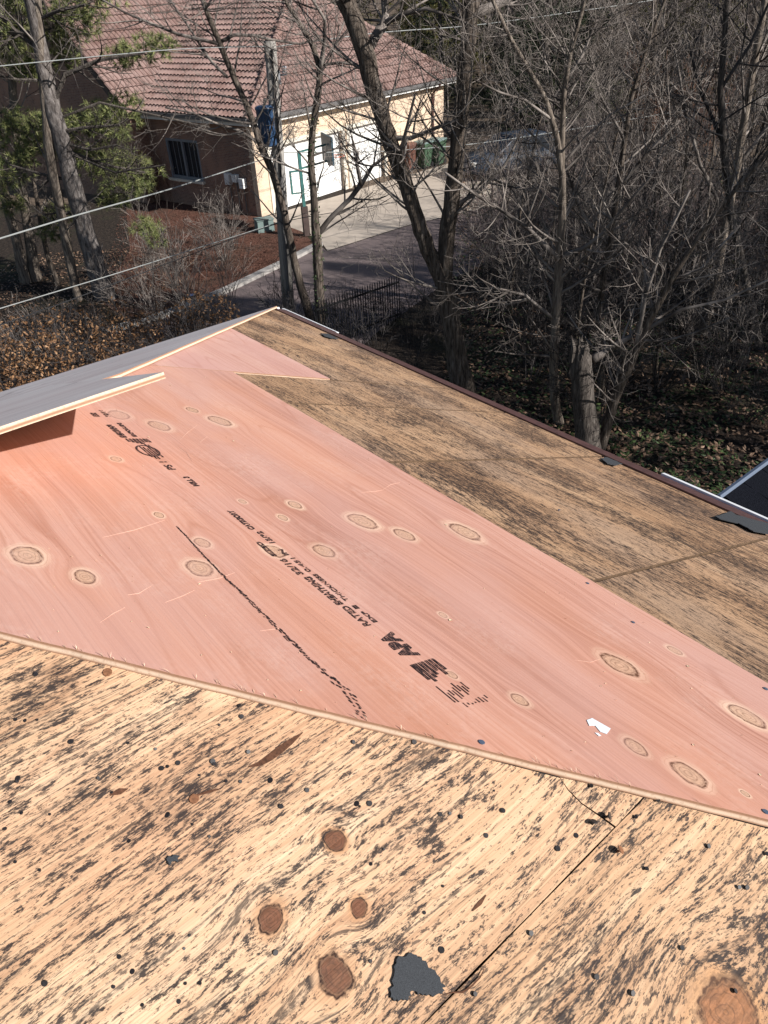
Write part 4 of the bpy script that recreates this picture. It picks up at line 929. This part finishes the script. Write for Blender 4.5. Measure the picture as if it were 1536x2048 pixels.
# -- left-hand trunks
big_tree('pale_trunk', 'leftmost pale trunk below the pines', (52, 566), [[(52,566,14),(35,490,12),(12,400,12),(-8,320,12),(-25,230,11),(-40,100,10),(-50,-40,9)]], nside=10, L=1.6, kids=(4, 4), lvl=2, bark='bark_pale', k=.25)
big_tree('pale_trunk', 'pale trunk just right of the leftmost one', (70, 560), [[(72,560,16),(60,480,14),(48,400,12),(42,330,12),(30,230,11),(20,100,10),(15,-40,9)]], nside=10, L=1.6, kids=(4, 4), lvl=2, bark='bark_pale', k=.25)
big_tree('pale_trunk', 'pale thin trunk directly left of the big dark pine', (158, 600), [[(158,600,11),(140,520,12),(125,440,12),(108,360,13),(98,290,13),(90,200,12),(80,80,11),(70,-60,9)]], nside=10, L=1.6, kids=(4, 4), lvl=2, bark='bark_pale', k=.25)
big_tree('pale_trunk', 'short thin trunk between the two pairs of pale trunks', (115, 570), [[(115,570,7),(95,510,6.5),(82,450,6),(70,380,5),(62,300,4)]], nside=8, L=1.1, kids=(4, 4), lvl=2, bark='bark', k=.4)

# -- pines
def tuft(b, p, s_, d=None, n=26):
    d = d or rvec()
    for _ in range(n):
        v = (d*.7+rvec()).normalized()*s_*rnd.uniform(.6, 1.1); q = v.orthogonal().normalized()*s_*.04
        q = Quaternion(v.normalized(), rnd.uniform(0, 6.28)) @ q
        b.add([tuple(p-q), tuple(p+q), tuple(p+v)], [(0, 1, 2)])
def clump(bn, bw, c, rx, rz, n, s_=.16):
    for _ in range(n):
        o = rvec()*(rnd.random()**.4); p = c+Vector((o.x*rx, o.y*rx*.8, o.z*rz)); tuft(bn, p, s_, (o+Vector((0, 0, .4))).normalized())
        if rnd.random() < .35: bw.tube([c+Vector((o.x*rx*.2, o.y*rx*.2, -rz*.3)), p], [.012, .005], 3, cap=False)
gp = onz(210, 596)
pine = empty('pine_tree', (gp.x, gp.y, 0), 'big pine with a thick grey leaning trunk at the upper left', 'tree')
P_, R_ = traced(pine, gp.y, [(214,600,30),(190,530,26),(165,440,23),(146,370,23),(125,290,22),(105,220,22),(88,140,20),(75,60,19),(62,0,18),(48,-80,16)])
b = MB(); b.tube([Vector((P_[0].x, P_[0].y, -.1))]+P_, [R_[0]*1.3]+R_, 14); b.build('trunk', M['bark_pine'], pine, True)
bw = MB(); bn = MB()
for pix in [[(105,215,7),(130,150,6),(200,120,5),(290,105,3)], [(80,100,7),(40,70,6),(0,30,5),(-60,0,4)], [(70,70,8),(30,65,7),(0,64,6),(-50,62,5)], [(110,265,5),(170,255,4),(240,250,3)], [(140,360,5),(90,350,4),(20,330,3)], [(130,300,6),(210,330,4),(290,345,3)], [(95,160,5),(40,160,4),(-10,150,3)], [(160,430,4),(120,425,3),(90,430,2)], [(75,40,5),(120,20,4),(170,10,3)],
            [(125,285,5),(180,300,4),(235,290,3)], [(110,240,3),(200,205,3.5),(330,235,3),(420,255,2)], [(120,300,3),(230,345,3),(330,330,2)]]:
    Q_, S_ = traced(pine, gp.y, pix, drift=rnd.uniform(-1.5, 1)); bw.tube(Q_, S_, 6); side(bw, Q_, S_, 8, .9, (3, 3), 2, .2, 1, .5)
for x, y, r, dY in [(150,15,55,-.5),(110,45,45,.5),(170,45,30,0),(285,98,38,.3),(325,95,26,0),(245,112,30,.4),(125,118,30,-.6),(50,125,38,.3),(60,145,30,-.5),(20,95,36,.8),(130,70,40,-.7),(60,245,42,-.8),(25,250,40,.6),(110,250,35,.5),(185,235,42,-.5),(235,240,38,.5),(250,205,26,.8),(160,250,40,.8),(210,270,40,-.8),(90,285,38,-.9),(20,330,46,.5),(45,300,40,1),
                   (245,330,46,-.5),(200,330,40,.7),(280,350,36,.3),(170,315,36,-1),(240,375,34,0),(120,430,32,-.7),(105,465,24,.2),(290,455,28,-.5),(310,475,22,0),(225,395,26,.5),(20,410,26,-.8),(0,360,40,0),(30,40,50,1),(-20,60,50,0),(190,-10,50,0),(20,0,40,-.5),(70,-20,50,.5)]:
    Y = gp.y+dY; sc = scaleY(x, y, Y); Y = gp.y+abs(dY)*1.2+.35; clump(bn, bw, atY(x, y, Y)-pine.location, r*sc*1.75, r*sc*1.0, int(14+r*.95), .20)
bw.build('branches', M['bark_dark'], pine); bn.build('needle_crown', M['needle'], pine)['kind'] = 'stuff'

# -- generic leafless plants, copied with a turn and a scale
def proto_shrub(name, stems, H, kids, twig, spread=.5, rad=.014, lvl=2):
    root = bpy.data.objects.new(name, None); COL.objects.link(root); b = MB(); bs = MB()
    for i in range(stems):
        a = rnd.uniform(0, 6.28); q = Vector((math.cos(a), math.sin(a), 0))*rnd.uniform(0, .35*spread); d = Vector((math.cos(a)*spread*rnd.uniform(.1, 1), math.sin(a)*spread*rnd.uniform(.1, 1), 1))
        grow(bs if i < 3 else b, q-Vector((0, 0, .05)), d, H*rnd.uniform(.55, 1.1), rad*rnd.uniform(.6, 1.2), lvl if i >= 3 else lvl, kids, wob=.17, up=.05, spread=(22, 60), nseg=6, rmin=.0038, shrink=(.3, .55))
    bs.build('stem', M[twig], root); b.build('twigs', M[twig], root); root.empty_display_size = .2
    return root
def proto_tree(name, H, kids, twig, bark, r=.11, lean=.05, lvl=3, nmain=16, crown0=.2, spread=(30, 62), L=.38):
    root = bpy.data.objects.new(name, None); COL.objects.link(root); bt = MB(); b = MB()
    P_ = [Vector((0, 0, -.1))]; d = Vector((rnd.uniform(-lean, lean), rnd.uniform(-lean, lean), 1))
    n = 10
    for i in range(n): d = (d+rvec()*.07+Vector((0, 0, .05))).normalized(); P_.append(P_[-1]+d*(H/n))
    R_ = [r*(1.15-.95*i/n) for i in range(n+1)]; bt.tube(P_, R_, 8)
    for i in range(nmain):
        t = (crown0+(1-crown0)*(i+rnd.random())/nmain)*(n-.01); j = int(t); q = P_[j].lerp(P_[j+1], t-j); dd = (P_[j+1]-P_[j]).normalized()
        nd = Quaternion(dd.cross(rvec()).normalized(), math.radians(rnd.uniform(*spread))) @ dd
        grow(b, q, nd, H*L*rnd.uniform(.5, 1.1)*(1.15-.6*t/n), R_[j]*.5, lvl-1, kids, wob=.16, up=.06, rmin=.004)
    bt.build('trunk', M[bark], root, True); b.build('branches', M[twig], root); root.empty_display_size = .2
    return root
ORD = 'first second third fourth fifth sixth seventh eighth ninth tenth eleventh twelfth thirteenth fourteenth fifteenth sixteenth seventeenth eighteenth'.split()
def scatter(proto, spots, label, cat, group, smin=.8, smax=1.25):
    first = True; spots = sorted(spots, key=lambda q: q[0]/q[1]); base_label = label
    for k_, (x, y) in enumerate(spots):
        if len(spots) <= 18: label = ORD[k_]+' from the left: '+base_label
        o = proto if first else copy_tree(proto); first = False
        o.location = (x, y, gz(x, y)); s_ = rnd.uniform(smin, smax); o.scale = (s_, s_, s_*rnd.uniform(.9, 1.12)); o.rotation_euler = (rnd.uniform(-.05, .05), rnd.uniform(-.05, .05), rnd.uniform(0, 6.28))
        tag(o, label, cat, group)
def inzone(n, x0, x1, y0, y1, ok=lambda x, y: True, mind=.5):
    out = []; tries = 0
    while len(out) < n and tries < 6000:
        tries += 1; x, y = rnd.uniform(x0, x1), rnd.uniform(y0, y1)
        if ok(x, y) and all((x-a)**2+(y-c)**2 > mind*mind for a, c in out): out.append((x, y))
    return out
def right_zone(x, y): return x > 1.3+(y-12)*.16 and x < 3.5+y*.62 and not (y > 26 and x < 9.5)
# dense thicket on the right
scatter(proto_shrub('bare_shrub', 9, 2.6, (4, 4, 4), 'twig', .7, .014, 3), inzone(14, 1.6, 16, 12.2, 27, right_zone, 1.2), 'pale grey leafless shrub in the right-hand thicket', 'shrub', 'leafless shrubs of the right-hand thicket')
scatter(proto_shrub('bare_shrub', 14, 2.2, (6, 5, 4), 'twig_dark', .8, .013, 3), inzone(34, 1.5, 18, 12, 30, right_zone, .8), 'dark leafless shrub in the right-hand thicket', 'shrub', 'dark leafless shrubs of the right-hand thicket')
scatter(proto_shrub('bare_shrub', 20, 1.9, (5, 4, 3), 'twig_mauve', .7, .010, 2), inzone(46, 2.6, 13, 17, 32, lambda x, y: x > 2.7+(y-18)*.13 and x < 13, .8), 'mauve grey brush of thin stems right of the driveway', 'shrub', 'mauve brush beside the driveway')
scatter(proto_tree('bare_sapling', 5.2, (4, 4, 4), 'twig', 'bark', .032, .12, 3, 18, .18, (28, 60), .34), inzone(24, 2, 16, 12.5, 28, right_zone, 1.3), 'thin bare sapling growing in the right-hand thicket', 'sapling', 'bare saplings of the right-hand thicket')
scatter(proto_tree('bare_sapling', 6.5, (4, 4, 4), 'twig_dark', 'bark_dark', .045, .12, 3, 18, .2, (28, 60), .34), inzone(20, 4, 22, 17, 36, right_zone, 1.6), 'dark bare sapling further back in the right-hand thicket', 'sapling', 'dark saplings of the right-hand thicket')
# garden brush on the left
scatter(proto_shrub('garden_shrub', 14, 1.9, (4, 4, 3), 'twig', .45, .010, 2), inzone(12, -7.2, -3.0, 18.2, 25.5, lambda x, y: True, .7), 'thin leafless garden shrub beside the red mulch', 'shrub', 'leafless garden shrubs by the mulch bed')
scatter(proto_shrub('garden_shrub', 12, 1.3, (5, 4, 3), 'twig_dark', .6, .009, 2), inzone(34, -8.5, 2.2, 15.0, 18.6, lambda x, y: True, .6), 'low dark leafless shrub between the lane and the roof', 'shrub', 'low dark shrubs by the lane')
scatter(proto_shrub('tan_shrub', 60, 1.9, (3, 2, 2), 'twig_red', .5, .007, 1), [(onz(350, 402).x, onz(350, 402).y), (onz(305, 405).x, onz(305, 405).y)], 'rounded tan brush clump in front of the house window', 'shrub', 'tan brush by the house window')
scatter(proto_shrub('weedy_shrub', 22, 1.2, (5, 4, 3), 'twig', .9, .007, 2), inzone(7, -9.5, -6.6, 15.5, 18.0, lambda x, y: True, .6), 'tangled pale twiggy shrub at the left edge of the garden', 'shrub', 'tangled shrubs at the left edge')
# brown-leaved hedge behind the far eave
for i, (x, y) in enumerate(sorted([G(20, 800), G(105, 785), G(190, 765), G(270, 745), G(350, 718), G(420, 695), G(-30, 760), G(60, 750), G(150, 728), G(240, 710)], key=lambda q: q[0]/q[1])):
    o = empty('brown_leaved_shrub', (x, y, 0), ORD[i]+' from the left: shrub with dry brown leaves behind the far eave', 'shrub', 'dry brown hedge shrubs'); b = MB(); bl = MB()
    for k in range(14):
        a = rnd.uniform(0, 6.28); d = Vector((math.cos(a)*.8, math.sin(a)*.8, 1)); grow(b, Vector((0, 0, -.05)), d, rnd.uniform(.9, 1.5), .012, 2, (4, 4), up=.03)
    for k in range(900):
        v = rvec(); q = Vector((v.x*.85, v.y*.85, .75+v.z*.62))*(rnd.random()**.3); q.z = max(.05, q.z); leaf(bl, q, rnd.uniform(.03, .055))
    b.build('stems', M['twig_dark'], o); bl.build('dry_leaves', M['drybrown'], o)['kind'] = 'stuff'

# -- conifers and far wood
def proto_conifer(name, H, R, mat, nt_=420, s_=.34, bare=.08):
    root = bpy.data.objects.new(name, None); COL.objects.link(root); b = MB(); bn = MB()
    b.tube([(0, 0, -.1), (0, 0, H*.5), (0, 0, H*.98)], [R*.06, R*.04, .02], 7)
    for i in range(nt_):
        t = bare+(1-bare)*rnd.random()**1.15; a = rnd.uniform(0, 6.28); rr = R*(1-t)**.8*rnd.uniform(.35, 1.05)+.1
        p = Vector((math.cos(a)*rr, math.sin(a)*rr, H*t-rr*.22)); d = Vector((math.cos(a), math.sin(a), -.25)).normalized(); tuft(bn, p, s_*rnd.uniform(.7, 1.3), d, 22)
        if i % 6 == 0: b.tube([(0, 0, p.z+rr*.1), p], [.035, .012], 3, cap=False)
    b.build('trunk', M['bark_dark'], root); bn.build('needle_crown', M[mat], root)['kind'] = 'stuff'; root.empty_display_size = .2
    return root
scatter(proto_conifer('dark_spruce', 13, 2.9, 'needle_dk', 620, .42), [(8.2, 47), (11.5, 52), (5.2, 55), (15, 58), (9.5, 44)], 'dark spruce standing behind the right corner of the brick house', 'tree', 'dark spruces behind the house', .85, 1.2)
scatter(proto_conifer('olive_conifer', 11, 3.2, 'needle_ol', 560, .42), [(atY(1340, 60, 44).x, 44), (atY(1430, 60, 47).x, 47), (atY(1520, 60, 43).x, 43), (atY(1390, 60, 54).x, 54), (atY(835, 40, 58).x, 58), (atY(880, 40, 66).x, 66), (30, 66), (35, 70), (26, 72), (40, 66), (4.5, 66), (8, 72), (46, 74), (22, 80), (0, 72), (33, 80), (-8, 78), (-22, 70)], 'yellowish olive conifer in the background wood', 'tree', 'olive conifers of the background wood', .8, 1.3)
far_ok = lambda x, y: not (x < 9 and y < 56) and not (abs(x-22) < 9 and y < 60 and False)
scatter(proto_tree('far_tree', 11, (6, 6, 6), 'twig_mauve', 'bark', .14, .06, 3, 22, .15, (28, 60), .36), inzone(46, -40, 66, 38, 92, lambda x, y: far_ok(x, y) and abs(x) < y*.75, 2.4), 'grey leafless tree in the background wood', 'tree', 'leafless trees of the background wood', .8, 1.4)
scatter(proto_tree('far_tree', 9, (6, 6, 6), 'twig_far', 'bark', .12, .08, 3, 22, .12, (28, 62), .4), inzone(40, 8, 60, 34, 80, lambda x, y: far_ok(x, y) and x < y*.75, 2.2), 'dark leafless tree in the background wood', 'tree', 'dark leafless trees of the background wood', .8, 1.3)
scatter(proto_shrub('far_brush', 26, 3.0, (5, 5, 4), 'twig_mauve', .9, .016, 2), inzone(60, 6, 60, 32, 80, lambda x, y: far_ok(x, y) and x < y*.72 and not (y < 37 and x < 9), 1.8), 'mauve leafless brush in the background wood', 'shrub', 'leafless brush of the background wood', .8, 1.5)
scatter(proto_tree('boundary_tree', 15, (6, 6, 5), 'twig_far', 'bark', .2, .05, 3, 24, .12, (28, 60), .36), inzone(44, -80, 80, 92, 128, lambda x, y: True, 3), 'tall leafless tree along the far edge of the wood', 'tree', 'tall trees at the far edge of the wood', .9, 1.4)
scatter(proto_shrub('reddish_brush', 26, 3.2, (5, 5, 4), 'twig_red', .8, .015, 2), [(atY(px_, 150, Y_).x, Y_) for px_, Y_ in ((1330, 38), (1385, 40), (1440, 37), (1300, 43), (1480, 42))], 'reddish leafless brush at the upper right of the wood', 'shrub', 'reddish brush of the wood', .9, 1.3)
# unseen evergreens added right of the frame to shade the thicket and lane
scatter(proto_conifer('shade_spruce', 14, 3.0, 'needle_dk', 700, .5, .1), [(16.5, 6.2), (16.2, 10.4), (19, 13.4), (23, 10)], 'unseen tall dark spruce added right of the view to shade the thicket', 'tree', 'unseen spruces added for shade', .9, 1.1)

# -- ground cover
def cover(name, n, mat, s0, s1, zone, seed, label=None):
    rs = random.Random(seed); b = MB()
    for _ in range(n):
        x, y = zone(rs); z = rs.uniform(.004, .07)
        nrm = Vector((rs.uniform(-.5, .5), rs.uniform(-.5, .5), 1)).normalized(); leaf(b, (x, y, z+gz(x, y)), rs.uniform(s0, s1), nrm)
    o = b.build(name, mat); o['kind'] = 'stuff'; return o
def zr(rs):
    while 1:
        y = 9.5+24*rs.random()**1.6; x = rs.uniform(1.0, 4+y*.62)
        if x > 1.0+(y-11)*.13 and math.sin(x*1.3+y*.7)+math.sin(y*1.9-x*.6) > -1.1: return x, y
def zl(rs):
    y = 9.5+26*rs.random()**1.4; return rs.uniform(.9+(max(0, y-11))*.13, 4+y*.62), y
def zgl(rs): y = rs.uniform(13, 26); return rs.uniform(-12, -5.5), y
cover('ivy_ground_cover', 15000, M['ivy'], .035, .065, zr, 1); cover('leaf_litter', 26000, M['litter'], .025, .075, zl, 2)
cover('garden_leaf_litter', 7000, M['litter'], .03, .06, zgl, 3)
def zm(rs):
    while 1:
        u, v = rs.random(), rs.random(); p = Vector((*mulch[0], 0)).lerp(Vector((*mulch[4], 0)), u).lerp(Vector((*mulch[9], 0)).lerp(Vector((*mulch[6], 0)), u), v); return p.x, p.y
cover('mulch_chips', 9000, M['mulch'], .02, .045, zm, 4)
